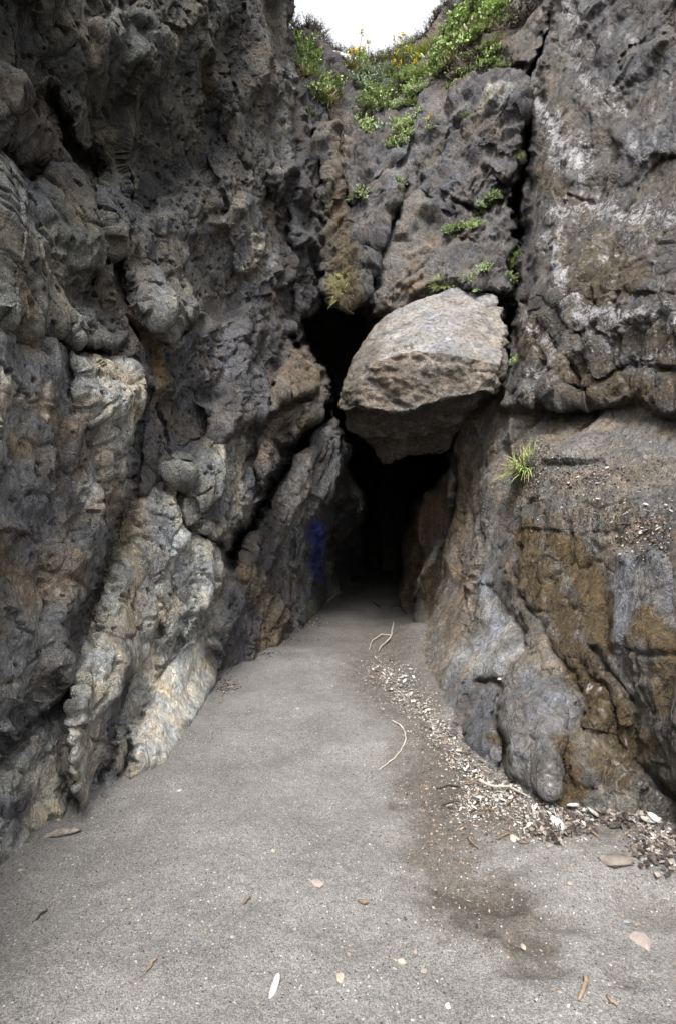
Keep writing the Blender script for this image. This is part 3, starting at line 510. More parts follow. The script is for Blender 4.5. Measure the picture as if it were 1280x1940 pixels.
Rb=1-.65*np.maximum(topf,smooth_side*.6)
hb=.12*fa*Rb+.05*fb*Rb+.025*(rgb_-.3)*Rb+.022*smb
# ledge line under the front face and a second one in the underside
led=[(630,770),(674,778),(745,786),(790,772),(821,762),(870,752),(910,742),(960,745)]; led2=[(640,815),(690,835),(760,840),(860,812),(930,775)]
wv=18*fbm(x*4,y*4,z*4,3,411); front=no[:,1]<.5
for ln,a_ in ((led,.15),(led2,.11)):
    d,s=line_d(ln,bu,bv+wv); sg=-d*s                       # sign: below / above the line
    below=np.where(bv+wv>np.interp(bu,[p[0] for p in ln],[p[1] for p in ln]),1,0)
    hb-=a_*below*np.exp(-(d/60)**2)*front*sstep(0,5,d)
hb-=.05*np.exp(-(line_d([(885,555),(915,575),(945,580)],bu,bv)[0]/3)**2)+.07*np.exp(-(line_d([(732,667),(750,664),(775,655)],bu,bv)[0]/4)**2)
co=co+no*hb[:,None]
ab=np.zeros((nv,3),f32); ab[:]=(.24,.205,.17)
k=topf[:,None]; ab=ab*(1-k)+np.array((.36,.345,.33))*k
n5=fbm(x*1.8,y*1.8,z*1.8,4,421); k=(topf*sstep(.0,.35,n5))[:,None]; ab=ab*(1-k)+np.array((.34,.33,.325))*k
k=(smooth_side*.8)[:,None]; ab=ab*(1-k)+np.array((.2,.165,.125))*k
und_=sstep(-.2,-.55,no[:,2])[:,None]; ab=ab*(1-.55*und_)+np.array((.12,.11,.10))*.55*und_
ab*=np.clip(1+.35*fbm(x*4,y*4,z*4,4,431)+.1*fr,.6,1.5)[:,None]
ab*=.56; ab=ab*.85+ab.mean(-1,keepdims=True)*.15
mb=np.zeros((nv,3),f32); mb[:,1]=smooth_side*.25
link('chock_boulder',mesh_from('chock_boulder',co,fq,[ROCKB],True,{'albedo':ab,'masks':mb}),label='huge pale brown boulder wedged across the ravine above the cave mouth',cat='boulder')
#--OBJ--
# ------------------------------------------------------------------ small materials
def simple(name,c1,c2,scale=30,rough=.85,var=.25,bump=.0,trans=0.0):
    m,t,b=newmat(name); L=t.links; tc=N(t,'ShaderNodeTexCoord').outputs['Object']; n=noise(t,tc,scale,6,.65,.3)
    oi=N(t,'ShaderNodeObjectInfo').outputs['Random']
    c=mix(t,ramp(t,n,.33,.67),c1,c2); c=mix(t,1.0,c,ramp(t,oi,0,1,1-var,1+var),'MULTIPLY')
    L.new(c,b.inputs['Base Color']); b.inputs['Roughness'].default_value=rough; b.inputs['Specular IOR Level'].default_value=.3
    if bump:
        bp=N(t,'ShaderNodeBump'); bp.inputs['Distance'].default_value=bump; bp.inputs['Strength'].default_value=.8; L.new(n,bp.inputs['Height']); L.new(bp.outputs[0],b.inputs['Normal'])
    if trans and 'Subsurface Weight' in b.inputs: b.inputs['Subsurface Weight'].default_value=0
    return m
M_FLAKE=simple('white_flake',(.25,.235,.22),(.44,.43,.41),60,.85,.35); M_SHELL=simple('shell',(.26,.28,.31),(.38,.38,.39),40,.5)
M_WOOD=simple('driftwood',(.10,.065,.042),(.23,.165,.115),40,.9,.35,.004); M_GREYW=simple('grey_driftwood',(.07,.058,.05),(.22,.19,.165),35,.9,.2,.004); M_DARK=simple('seaweed',(.014,.011,.010),(.05,.038,.03),50,.6)
M_BEIGE=simple('beige_stone',(.22,.19,.15),(.31,.275,.22),45,.9,.25,.002); M_ORANGE=simple('orange_stone',(.18,.13,.09),(.25,.19,.14),45,.9,.25,.002); M_PINK=simple('pinkish_stone',(.19,.15,.135),(.26,.22,.20),30,.9,.1,.002); M_GSTONE=simple('grey_stone',(.09,.09,.095),(.15,.145,.145),40,.9,.25,.002); M_BROWNR=simple('brown_slab',(.075,.062,.05),(.19,.165,.14),9,.9,.1,.006)
M_LEAF=simple('green_leaf',(.25,.34,.12),(.38,.46,.22),8,.55,.3); M_LEAFP=simple('pale_leaf',(.24,.32,.2),(.36,.43,.3),8,.6,.2); M_GRASS=simple('grass_blade',(.22,.30,.08),(.34,.40,.15),6,.6,.25); M_DRY=simple('dry_grass',(.13,.10,.05),(.25,.20,.10),6,.8,.25); M_TWIG=simple('twig',(.035,.028,.022),(.10,.08,.065),20,.9,.3); M_YEL=simple('yellow_petal',(.80,.60,.01),(.88,.70,.03),8,.6,.1); M_PALET=simple('bleached_twig',(.22,.19,.16),(.36,.32,.28),20,.9,.2)
class MB:
    def __init__(s): s.v=[]; s.f=[]
    def tube(s,pts,rads,n=6):
        k=len(s.v); P=[Vector(p) for p in pts]
        for i,p in enumerate(P):
            d=(P[min(i+1,len(P)-1)]-P[max(i-1,0)]).normalized(); a=d.cross(Vector((.31,.52,.79))).normalized(); c=d.cross(a)
            for j in range(n):
                q=2*math.pi*j/n; s.v.append(tuple(p+(a*math.cos(q)+c*math.sin(q))*rads[i]))
        for i in range(len(P)-1):
            for j in range(n): s.f.append((k+i*n+j,k+i*n+(j+1)%n,k+(i+1)*n+(j+1)%n,k+(i+1)*n+j))
        s.f.append(tuple(k+j for j in range(n))[::-1]); s.f.append(tuple(k+(len(P)-1)*n+j for j in range(n)))
    def leaf(s,p,d,up,L,w,bend=.25):
        p=Vector(p); d=Vector(d).normalized(); sd=d.cross(Vector(up)); sd=sd.normalized() if sd.length>1e-4 else Vector((1,0,0)); n=sd.cross(d); k=len(s.v)
        for (a,b_) in ((0,.15),(.35,1.),(.72,.85),(1.,.05)):
            c=p+d*(L*a)-n*(bend*L*a*a)
            s.v+= [tuple(c-sd*w*b_*.5+n*w*.12*b_),tuple(c-n*w*.02),tuple(c+sd*w*b_*.5+n*w*.12*b_)]
        for i in range(3):
            for j in range(2): s.f.append((k+i*3+j,k+i*3+j+1,k+i*3+4+j,k+i*3+3+j))
    def chip(s,c,sz,rot,seed,flat=.4,n=12):
        r=random.Random(seed); b=bmesh.new()
        for i in range(n):
            v=Vector((r.gauss(0,1),r.gauss(0,1),r.gauss(0,1))).normalized(); b.verts.new((v.x*sz[0]*r.uniform(.75,1),v.y*sz[1]*r.uniform(.75,1),v.z*sz[2]*r.uniform(.75,1)))
        h=bmesh.ops.convex_hull(b,input=b.verts[:]); 
        bmesh.ops.delete(b,geom=[g for g in set(h['geom_interior'])|set(h['geom_unused']) if isinstance(g,bmesh.types.BMVert)],context='VERTS')
        bmesh.ops.bevel(b,geom=b.edges[:],offset=min(sz)*.16,segments=1,affect='EDGES')
        k=len(s.v); b.verts.index_update(); ca,sa=math.cos(rot),math.sin(rot)
        for v in b.verts: s.v.append((c[0]+v.co.x*ca-v.co.y*sa,c[1]+v.co.x*sa+v.co.y*ca,c[2]+v.co.z))
        for f in b.faces: s.f.append(tuple(k+v.index for v in f.verts))
        b.free()
    def me(s,name,mats,smooth=True):
        m=bpy.data.meshes.new(name); m.from_pydata(s.v,[],s.f); m.polygons.foreach_set('use_smooth',[smooth]*len(s.f)); m.update()
        for x_ in mats: m.materials.append(x_)
        return m
def flake_mesh(seed,L=1.0):
    """thin curled oval flake, closed with thickness"""
    r=random.Random(seed); m=MB(); nu,nv_=7,5; curl=r.uniform(.3,1.1); tw=r.uniform(-.5,.5); top=[];bot=[]
    for i in range(nu):
        a=i/(nu-1); wd=math.sin(math.pi*min(max(a*.92+.04,0),1))**.6*.27*r.uniform(.8,1.15)
        for j in range(nv_):
            q=(j/(nv_-1)-.5)*2; x_=(a-.5)*L; y_=q*wd; z_=curl*(.35*(a-.5)**2+q*q*wd*.5)+tw*q*wd*(a-.5)+.02*r.random()
            m.v.append((x_,y_,z_))
    k=len(m.v); m.v+= [(a,b_,c-.035) for a,b_,c in m.v]
    for i in range(nu-1):
        for j in range(nv_-1):
            q=(i*nv_+j,i*nv_+j+1,(i+1)*nv_+j+1,(i+1)*nv_+j); m.f.append(q[::-1]); m.f.append(tuple(k+t_ for t_ in q))
    ring=[i*nv_ for i in range(nu)]+[(nu-1)*nv_+j for j in range(1,nv_)]+[i*nv_+nv_-1 for i in range(nu-2,-1,-1)]+[j for j in range(nv_-2,0,-1)]
    for a,b_ in zip(ring,ring[1:]+ring[:1]): m.f.append((a,b_,k+b_,k+a))
    return m.me('flake',[M_FLAKE])
PRE={}
def placed(name,me,loc,rz=0,s=1,tilt=(0,0),**kw):
    o=link(name,me,loc=loc,**kw); o.rotation_euler=(tilt[0],tilt[1],rz); o.scale=(s,s,s) if isinstance(s,(int,float)) else s; return o
def px2m(p,px): return px*(p.y)/F
# ------------------------------------------------------------------ named single finds on the sand
def stick(pts,r0,r1,mat,name,label,cat,lift=.006,group=None):
    P=[ground_at(*p)+Vector((0,0,lift)) for p in pts]; o0=P[0].copy(); Q=[]
    for i in range(len(P)-1):
        for k in range(3): Q.append(P[i].lerp(P[i+1],k/3)-o0)
    Q.append(P[-1]-o0); n=len(Q); rr=random.Random(len(label))
    for i in range(n): Q[i]=Q[i]+Vector((rr.gauss(0,1),rr.gauss(0,1),abs(rr.gauss(0,.6))))*r0*.5
    m=MB(); m.tube(Q,[(r0+(r1-r0)*i/(n-1))*rr.uniform(.8,1.2)*(.55 if i in (0,n-1) else 1) for i in range(n)],7)
    return link(name,m.me(name,[mat]),loc=o0,label=label,cat=cat,group=group)
stick([(740,1366),(757,1374),(766,1390),(768,1408),(758,1425),(738,1445),(716,1462)],.006,.003,M_PALET,'stick','long thin curved bleached stick lying at the edge of the soil and sand','stick')
stick([(745,1180),(742,1200),(738,1212),(722,1228),(715,1238)],.010,.006,M_PALET,'root','thick pale branching root beside the soil bank at the cave mouth','root',.02)
stick([(742,1207),(722,1205),(705,1216),(698,1236)],.007,.004,M_PALET,'root','thin pale root arching down the soil bank at the cave mouth','root',.02)
stick([(1112,1852),(1106,1872),(1096,1900)],.0065,.005,M_WOOD,'stick','straight brown stick at the bottom right of the sand','stick')
stick([(1150,1890),(1170,1912)],.006,.004,M_WOOD,'stick','short reddish brown stick at the bottom right edge','stick')
stick([(680,1711),(697,1711)],.009,.007,M_WOOD,'driftwood','stubby cigar-shaped brown driftwood piece on the middle sand','driftwood')
stick([(474,1703),(460,1716)],.005,.003,M_WOOD,'twig','short pale brown twig left of the middle of the sand','twig')
stick([(298,1818),(285,1832),(274,1848)],.005,.0025,M_WOOD,'twig','thin brown twig with a dark end on the lower left sand','twig')
stick([(90,1725),(78,1735),(66,1748)],.004,.002,M_DARK,'twig','thin dark twig on the far lower left sand','twig')
stick([(940,1592),(960,1580),(985,1600),(1000,1598)],.006,.003,M_WOOD,'twig','forked brown twig at the tip of the drift line beside the beige stone','twig')
stick([(905,1490),(930,1500),(965,1503),(1000,1520)],.009,.006,M_PALET,'stick','pale bent stick lying across the white flakes at the foot of the right wall','stick',.03)
stick([(884,1588),(893,1600),(905,1610)],.005,.003,M_WOOD,'twig','small crooked twig left of the beige stone','twig')
stick([(825,1498),(848,1488),(872,1494)],.005,.004,M_DARK,'twig','dark twig beside the middle of the white drift line','twig')
stick([(705,1143),(722,1152)],.018,.010,M_DARK,'stick','short dark stick on the damp sand inside the cave mouth','stick')
stick([(740,1152),(755,1147),(768,1165)],.022,.014,M_DARK,'driftwood','dark driftwood lump beside the right foot of the cave mouth','driftwood')
stick([(620,1141),(636,1130),(650,1116)],.016,.008,M_PALET,'stick','pale stick along the foot of the left wall inside the cave','stick')
stick([(655,1111),(680,1104)],.016,.010,M_WOOD,'driftwood','brown driftwood piece deepest along the left wall inside the cave','driftwood')
def rock(u,v,px,asp,rot,mat,name,label,cat,flat=.35,sink=.3,seed=0,group=None,n=14):
    p=ground_at(u,v); s=px2m(p,px)/2; m=MB(); m.chip((0,0,0),(s,s*asp,s*flat),0,seed or int(u*7+v),n=n)
    return placed(name,m.me(name,[mat],False),p+Vector((0,0,s*flat*(1-2*sink)*.6)),rot,1,label=label,cat=cat,group=group)
rock(197,1508,32,.5,-.5,M_GREYW,'driftwood','blunt brown driftwood chunk close to the left rock foot','driftwood',.4)
rock(1165,1632,78,.75,.1,M_BROWNR,'stone_slab','broad flat brown slab half buried in sand below the right wall','stone',.28,.25,n=16)
rock(1217,1787,66,.75,1.9,M_PINK,'stone','long grey-tan stone lying alone near the right edge','stone',.3)
rock(974,1590,30,.85,.3,M_BEIGE,'stone','largest angular beige stone below the drift line','stone',.5)
rock(600,1674,30,1.3,1.2,M_PINK,'stone','flat pinkish grey stone in the middle of the sand','stone',.25,.45)
rock(644,1853,34,.6,1.5,M_BEIGE,'stone','pale beige leaf-shaped stone near the bottom middle','stone',.3)
rock(760,1823,27,.55,-.6,M_BEIGE,'stone','beige stone resting in a hollow of the lower sand','stone',.45)
rock(419,1331,15,.8,0,M_BROWNR,'stone','round brown stone by the pale outcrop foot on the left','stone',.8,.2)
rock(438,1304,20,.7,0,M_BEIGE,'stone','pale flat stone behind the round brown stone','stone',.4)
rock(953,1288,1,1,0,M_BEIGE,'x','x','x') if False else None
rock(563,1343,10,1.9,0,M_BEIGE,'stone','small upright beige chip in the middle of the sandy path','stone',.5)
rock(341,1498,12,.8,1,M_FLAKE,'shell_fragment','bright white shell chip left of the path','shell',.3)
rock(848,1906,14,1.6,.2,M_FLAKE,'shell_fragment','white shell sliver at the bottom edge right of centre','shell',.3)
rock(1076,1906,12,.9,0,M_SHELL,'shell_fragment','round white shell piece near the bottom right','shell',.5)
rock(1205,1752,12,.8,0,M_ORANGE,'stone','small orange stone above the long grey-tan stone','stone',.6)
rock(1187,1748,16,.5,-.6,M_SHELL,'shell_fragment','white shell splinter beside the small orange stone','shell',.3)
# driftwood spike on the left
p=ground_at(118,1582); L_=px2m(p,66); m=MB()
m.tube([(-L_*.5,-.01,0),(-L_*.35,0,.006),(-L_*.1,.0,.016),(L_*.15,.006,.017),(L_*.35,.012,.010),(L_*.5,.022,.004)],[.006,.012,.021,.018,.011,.003],10)
placed('driftwood',m.me('driftwood',[M_GREYW]),p,.18,(1,1.25,.8),label='pointed grey driftwood piece with a dark end on the left sand',cat='driftwood')
# razor shell
p=ground_at(517,1871); L_=px2m(p,50)*1.05; m=MB(); k=9; nn=7
for i in range(k):
    a=i/(k-1); w_=.011*(1 if .1<a<.9 else .72)*(1-.15*a)
    for j in range(nn):
        q=(j/(nn-1)-.5)*2; m.v.append((q*w_+.006*math.sin(a*1.6),(a-.5)*L_,.007*(1-q*q)+.002))
kk=len(m.v); m.v+=[(a,b_,c-.0025) for a,b_,c in m.v]
for i in range(k-1):
    for j in range(nn-1):
        q=(i*nn+j,i*nn+j+1,(i+1)*nn+j+1,(i+1)*nn+j); m.f.append(q); m.f.append(tuple(kk+t_ for t_ in q[::-1]))
placed('razor_shell',m.me('razor_shell',[M_SHELL]),p,-.12,1,tilt=(.1,.12),label='long white razor clam shell near the bottom of the sand',cat='shell')
# small chips whose places are read off the sand
for i,(u,v,s_,mt) in enumerate([(152,1542,8,0),(175,1550,9,0),(106,1564,10,1),(227,1561,8,1),(262,1610,13,1),(38,1650,14,0),(355,1475,9,0),(421,1537,8,0),(518,1612,12,0),(398,1754,9,0),(390,1761,9,1),(440,1775,9,0),(375,1901,10,0),(245,1705,12,0),(533,1668,8,0),(488,1902,9,0),(1040,1605,20,0),(1082,1640,14,1),(1078,1674,14,0),(660,1808,14,1),(787,1805,18,2),(802,1842,18,2),(990,1795,18,0),(1060,1880,13,1),(1178,1735,12,1),(697,1850,10,2),(736,1816,10,1),(843,1664,7,0),(1010,1600,8,1),(1100,1612,8,0),(1235,1775,8,0),(320,1520,6,0),(330,1400,6,0),(480,1440,5,0),(690,1450,6,0),(640,1520,6,0),(700,1600,8,0),(740,1655,8,0),(820,1720,9,0),(560,1760,8,0),(610,1790,7,0),(310,1890,8,0),(120,1800,8,0),(180,1700,7,0),(450,1620,7,0),(380,1600,6,0),(560,1480,6,0),(505,1400,5,0),(600,1390,5,0),(630,1300,5,0)]):
    rock(u,v,s_,random.uniform(.6,.95),random.uniform(0,3),(M_BEIGE,M_ORANGE,M_PINK)[mt],'pebble',('small beige pebble scattered on the open sand','small orange-brown pebble scattered on the open sand','small pinkish pebble on the lower sand')[mt],'pebble',.5,.3,seed=i+5,group=('beige pebbles on the sand','orange pebbles on the sand','pinkish pebbles on the sand')[mt])
chips=[]
for i in range(5):
    m=MB(); m.chip((0,0,0),(.5,.22,.12),0,900+i,n=10); chips.append(m.me('bark_chip',[M_DARK if i%2 else M_WOOD],False))
for i in range(110):
    v=random.uniform(1180,1915)**1.0; v=1180+(735*random.random()**.7); u=random.uniform(max(20,640-(v-1075)*1.0),min(1260,740+(v-1120)*.75)); p=ground_at(u,v)
    placed('bark_chip',chips[i%5],p+Vector((0,0,.001)),random.uniform(0,6),random.uniform(.007,.02),tilt=(random.uniform(-.2,.2),random.uniform(-.2,.2)),label='tiny dark bark chip strewn over the grey sand',cat='bark chip',group='bark chips on the sand')
# ------------------------------------------------------------------ drift line: white flakes and splinters, the larger as things, the crumbs as one mass
BAND=[(725,1265,34,1.0),(755,1290,34,1.2),(770,1325,26,.9),(802,1345,18,.9),(828,1385,20,.9),(852,1400,12,.6),(868,1440,28,.6),(905,1480,28,.8),(950,1505,32,1.0),(980,1500,20,.8),(900,1530,34,.6),(1010,1555,40,.7),(1060,1560,28,.9),(1105,1555,20,.6),(1232,1548,16,.9),(1240,1600,32,.7),(790,1215,40,.25)]
wt=np.array([b_[3] for b_ in BAND]); wt/=wt.sum()
def band_pt(k=1.0):
    i=rng.choice(len(BAND),p=wt); u,v,r_,_=BAND[i]; return u+rng.normal()*r_*.55*k,v+rng.normal()*r_*.42*k
flakes=[flake_mesh(i) for i in range(8)]
for i in range(250):
    u,v=band_pt(); u=max(u,640); p=ground_at(u,v); s_=random.uniform(.015,.038)*(1.25 if v<1340 else 1)
    placed('white_flake',flakes[i%8],p+Vector((0,0,random.uniform(.004,.022))),random.uniform(0,6),s_,tilt=(random.uniform(-.8,.8),random.uniform(-.8,.8)),label='curled white papery flake in the drift line along the foot of the right wall',cat='flake',group='white flakes of the drift line')
for i,(u,v) in enumerate([(1222,1535),(1232,1550),(1238,1560),(1226,1562),(1215,1530),(1085,1535),(1120,1548),(1048,1565),(1060,1572)]):
    p=ground_at(u,v); placed('white_husk',flakes[i%8],p+Vector((0,0,.02)),random.uniform(0,3),random.uniform(.06,.085),tilt=(random.uniform(-.5,.5),random.uniform(-.4,.4)),label='large curled white husk at the right end of the drift line' if u>1200 else 'large white husk on dark weed under the right wall',cat='husk',group='large white husks right' if u>1200 else 'large white husks on dark weed')
splm=[]
for i in range(5):
    m=MB(); rr=random.Random(i); m.tube([(-.5,0,0),(-.2,rr.gauss(0,.05),.03),(.15,rr.gauss(0,.07),.03),(.5,rr.gauss(0,.1),0)],[.03,.05,.045,.015],6); splm.append(m.me('splinter',[(M_WOOD,M_GREYW,M_PALET,M_WOOD,M_DARK)[i]]))
for i in range(190):
    u,v=band_pt(1.25); p=ground_at(max(u,645),v)
    placed('wood_splinter',splm[i%5],p+Vector((0,0,random.uniform(.004,.015))),random.uniform(0,6),random.uniform(.03,.1),tilt=(random.uniform(-.2,.2),random.uniform(-.25,.25)),label='thin wood splinter mixed into the drift line below the right wall',cat='splinter',group='wood splinters of the drift line')
def crumbs(name,pts,mats,label,size,cat=None):
    vs=[];fs=[];mi=[]
    for i,(p,nn_) in enumerate(pts):
        s_=size*rng.uniform(.4,1.5); t1=Vector(rng.normal(size=3)); n_=(Vector(nn_)+Vector(rng.normal(size=3))*.45).normalized(); a=n_.cross(t1).normalized(); c_=n_.cross(a); k=len(vs); asp=rng.uniform(.3,.8)
        b0=p+n_*s_*.15
        for (x_,y_,z_) in ((-1,-.6,0),(.1,-1,.12),(1,-.1,.3),(.5,.9,0),(-.7,.7,.22)): vs.append(tuple(b0+a*(s_*x_)+c_*(s_*y_*asp)+n_*(s_*z_)))
        vs.append(tuple(b0-n_*s_*.3+a*s_*.1))
        for j in range(5): fs.append((k+j,k+(j+1)%5,k+5)); mi.append(i)
        fs.append((k,k+4,k+3,k+2,k+1)[::-1]); mi.append(i)
    m=bpy.data.meshes.new(name); m.from_pydata(vs,[],fs); w_=rng.choice(len(mats),size=len(pts),p=[x_[1] for x_ in mats]); 
    for x_ in mats: m.materials.append(x_[0])
    m.polygons.foreach_set('material_index',w_[np.array(mi)].astype(np.int32)); m.update(); return link(name,m,label=label,kind='stuff')
pts=[]
for i in range(9500):
    u,v=band_pt(1.15 if i%3 else 1.8); pts.append((ground_at(max(u,650),max(v,1150)),(0,0,1)))
crumbs('drift_litter',pts,[(M_FLAKE,.42),(M_WOOD,.20),(M_DARK,.16),(M_PALET,.12),(M_BEIGE,.10)],'heaped white and brown plant litter along the right wall',.0068)
pts=[]
for i in range(2600):
    u=rng.normal(880,130); v=rng.normal(1500,110)+ (u-880)*.35; 
    if poly_sd(SOILP,np.array([u]),np.array([v]))[0]<-10: continue
    pts.append((ground_at(u,v),(0,0,1)))
crumbs('soil_crumbs',pts,[(M_WOOD,.45),(M_DARK,.42),(M_BEIGE,.03),(M_GREYW,.10)],'brown crumbs scattered over the damp soil',.006)
pts=[]
for i in range(2000):
    k=rng.choice(5,p=[.36,.22,.14,.14,.14]); c_=[(1040,900,48,22),(1090,905,60,16),(1000,860,26,14),(1180,985,60,22),(1240,1030,40,24)][k]
    u,v=rng.normal(c_[0],c_[2]),rng.normal(c_[1],c_[3]); p,n_=on_rock(min(u,1290),v); pts.append((p+n_*.004,n_))
for i in range(450):
    u,v=rng.uniform(960,1285),rng.uniform(800,1030); p,n_=on_rock(u,v); pts.append((p+n_*.004,n_))
crumbs('ledge_litter',pts,[(M_FLAKE,.07),(M_WOOD,.27),(M_DARK,.60),(M_PALET,.06)],'dark litter of twigs and crumbs caught on the right rock slope',.0075)
for i in range(46):
    c_=[(1060,895,50,18),(1115,905,30,14),(1230,1005,36,30),(1150,970,60,40)][i%4]; u,v=rng.normal(c_[0],c_[2]),rng.normal(c_[1],c_[3]); p,n_=on_rock(min(u,1285),v)
    placed('white_flake',flakes[i%8],p+n_*.012,random.uniform(0,6),random.uniform(.02,.045),tilt=(.5,random.uniform(-.6,.6)),label='white papery flake caught on the right rock slope above the drift line',cat='flake',group='white flakes on the rock slope')
p,n_=on_rock(1190,998); m=MB(); m.tube([(-.07,0,0),(-.02,0,.006),(.03,.004,.004),(.075,0,-.004)],[.006,.010,.010,.006],7)
placed('driftwood',m.me('driftwood',[M_DARK]),p+n_*.015,.1,1,label='dark driftwood stub lying across the right rock slope by white flakes',cat='driftwood')
p,n_=on_rock(952,1287); m=MB(); m.chip((0,0,0),(.026,.02,.014),0,77); placed('stone',m.me('stone',[M_BEIGE],False),p+n_*.015,.4,1,tilt=(.5,0),label='tan stone perched between the grey foot boulders on the right',cat='stone')
pts=[]
for i in range(700):
    k=i%4; c_=[(432,1300,12,9),(550,1212,22,5),(600,1180,16,6),(480,1240,30,4)][k]; pts.append((ground_at(rng.normal(c_[0],c_[2]),rng.normal(c_[1],c_[3])),(0,0,1)))
crumbs('seaweed_litter',pts,[(M_DARK,.6),(M_WOOD,.25),(M_FLAKE,.05),(M_BEIGE,.1)],'dark weed litter along the foot of the left wall',.011)
pts=[]
for i in range(900):
    k=i%4; c_=[(1075,1560,30,10),(1050,1575,16,8),(1180,1545,22,10),(1250,1610,26,18)][k]; pts.append((ground_at(rng.normal(c_[0],c_[2]),rng.normal(c_[1],c_[3]))+Vector((0,0,.01)),(0,-.3,1)))
crumbs('dark_weed',pts,[(M_DARK,.7),(M_GREYW,.3)],'heap of dark dried weed under the right wall foot',.015)
# ------------------------------------------------------------------ plants
def dirv(r,lo=.0): 
    a=r.uniform(0,2*math.pi); z=r.uniform(lo,1); q=math.sqrt(1-z*z); return Vector((math.cos(a)*q,math.sin(a)*q,z))
def proto(kind,seed):
    r=random.Random(seed*17+len(kind)); parts=[]
    if kind in('leafy','flower','ivy','pale'):
        lv=MB(); stm=MB(); ns={'leafy':34,'flower':22,'ivy':44,'pale':28}[kind]
        for i in range(ns):
            d=dirv(r,-.15); L=r.uniform(.25,.5); base=Vector((r.gauss(0,.10),r.gauss(0,.10),0)); tip=base+d*L+Vector((0,0,.05))
            if kind=='ivy': base=Vector((r.gauss(0,.3),r.gauss(0,.2),0)); tip=base+d*.22
            stm.tube([base,base.lerp(tip,.6)+Vector((0,0,.03)),tip],[.010,.008,.004],4)
            for j in range(11):
                f=r.uniform(.35,1.05); q=base.lerp(tip,f); dd=(d*.6+dirv(r,-.3)).normalized(); lv.leaf(q,dd,(0,0,1) if abs(dd.z)<.8 else (1,0,0),r.uniform(.07,.12),r.uniform(.035,.06) if kind!='ivy' else r.uniform(.05,.08))
        parts=[('stems',stm,M_TWIG),('leaves',lv,M_LEAFP if kind=='pale' else M_LEAF)]
        if kind=='flower':
            fl=MB()
            for i in range(4):
                b0=Vector((r.gauss(0,.12),r.gauss(0,.12),.3)); t_=b0+Vector((r.gauss(0,.1),r.gauss(0,.1),r.uniform(.3,.5))); stm.tube([b0,t_],[.008,.006],4)
                for j in range(11): dd=dirv(r,-.3); fl.leaf(t_+Vector((r.gauss(0,.02),r.gauss(0,.02),r.gauss(0,.04))),dd,(0,0,1) if abs(dd.z)<.8 else (1,0,0),.06,.045)
            parts.append(('flowers',fl,M_YEL))
    elif kind in('grass','dry'):
        b1=MB(); b2=MB()
        for i in range(230):
            d=dirv(r,.15); base=Vector((r.gauss(0,.10),r.gauss(0,.10),-.03)); (b1 if r.random()<(.75 if kind=='grass' else .2) else b2).leaf(base,d,(0,0,1) if d.z<.9 else (1,0,0),r.uniform(.3,.55),.018,r.uniform(.2,.7))
        parts=[('green_blades',b1,M_GRASS),('dry_blades',b2,M_DRY)]
    elif kind=='shrub':
        tw=MB(); lv=MB()
        for i in range(46):
            d=dirv(r,.0); base=Vector((r.gauss(0,.12),r.gauss(0,.12),-.05)); L=r.uniform(.3,.55); pp=[base+d*(L*k/3)+Vector((r.gauss(0,.03),r.gauss(0,.03),r.gauss(0,.02))) for k in range(4)]; tw.tube(pp,[.012,.009,.006,.003],4)
            for j in range(12): q=pp[1].lerp(pp[3],r.random()); dd=dirv(r,-.5); lv.leaf(q+dd*.02,dd,(0,0,1) if abs(dd.z)<.8 else (1,0,0),.05,.028)
        parts=[('twigs',tw,M_TWIG),('dull_leaves',lv,M_DULL)]
    return [(n_,m_.me(n_,[mt])) for n_,m_,mt in parts]
M_DULL=simple('dull_leaf',(.055,.05,.032),(.11,.095,.055),8,.8,.3)
PROT={k:[proto(k,s_) for s_ in range(3)] for k in('leafy','flower','ivy','pale','grass','dry','shrub')}
NAMES=dict(leafy='leafy_plant',flower='flowering_plant',ivy='creeping_plant',pale='leafy_plant',grass='grass_tuft',dry='grass_tuft',shrub='shrub')
cnt={}
def plant(kind,u,v,px,label,group=None,up=.6):
    p,n_=on_rock(u,v); s_=(1.5 if v<300 else 1.25)*px*p.y/F; c=cnt.get(kind,0); cnt[kind]=c+1
    e=bpy.data.objects.new(NAMES[kind],None); COL.objects.link(e); e.location=p-n_*s_*.05; e['label']=label; e['category']={'grass':'grass','dry':'grass','shrub':'shrub'}.get(kind,'plant')
    if group: e['group']=group
    d=(n_*(1-up)+Vector((0,0,up))).normalized(); e.rotation_euler=(d.to_track_quat('Z','Y')@Vector((0,0,1)).rotation_difference(Vector((0,0,1)))).to_euler(); e.rotation_mode='QUATERNION'
    from mathutils import Quaternion
    e.rotation_quaternion=d.to_track_quat('Z','Y')@Quaternion((0,0,1),random.uniform(0,6)); e.scale=(s_,s_,s_)
    for nm,me in PROT[kind][c%3]:
        o=bpy.data.objects.new(nm,me); COL.objects.link(o); o.parent=e
def v_rich(kind,spots): return kind in('leafy','ivy','pale') and len(spots)>2
def many(kind,spots,label,group,up=.6):
    if v_rich(kind,spots): spots=spots+[(u+random.uniform(-13,13),v+random.uniform(-9,11),px*random.uniform(.6,.9)) for (u,v,px) in spots]
    for (u,v,px) in spots: plant(kind,u,v,px,label,group if len(spots)>1 else None,up)
many('leafy',[(700,205,46),(716,192,44),(728,208,38),(692,222,36),(688,243,30),(708,178,34)],'bright green leafy plant in the hanging patch at the middle of the ravine head','green plants of the hanging patch')
many('leafy',[(575,92,44),(583,116,44),(573,136,40),(592,140,30)],'green leafy plant stacked beside the dark left skyline','green plants by the left skyline')
many('leafy',[(592,184,40),(622,184,40),(608,176,36)],'green leafy plant in the tufted clump left of the hanging patch','green plants of the left clump')
plant('leafy',594,218,26,'small leafy plant alone below the left tufted clump')
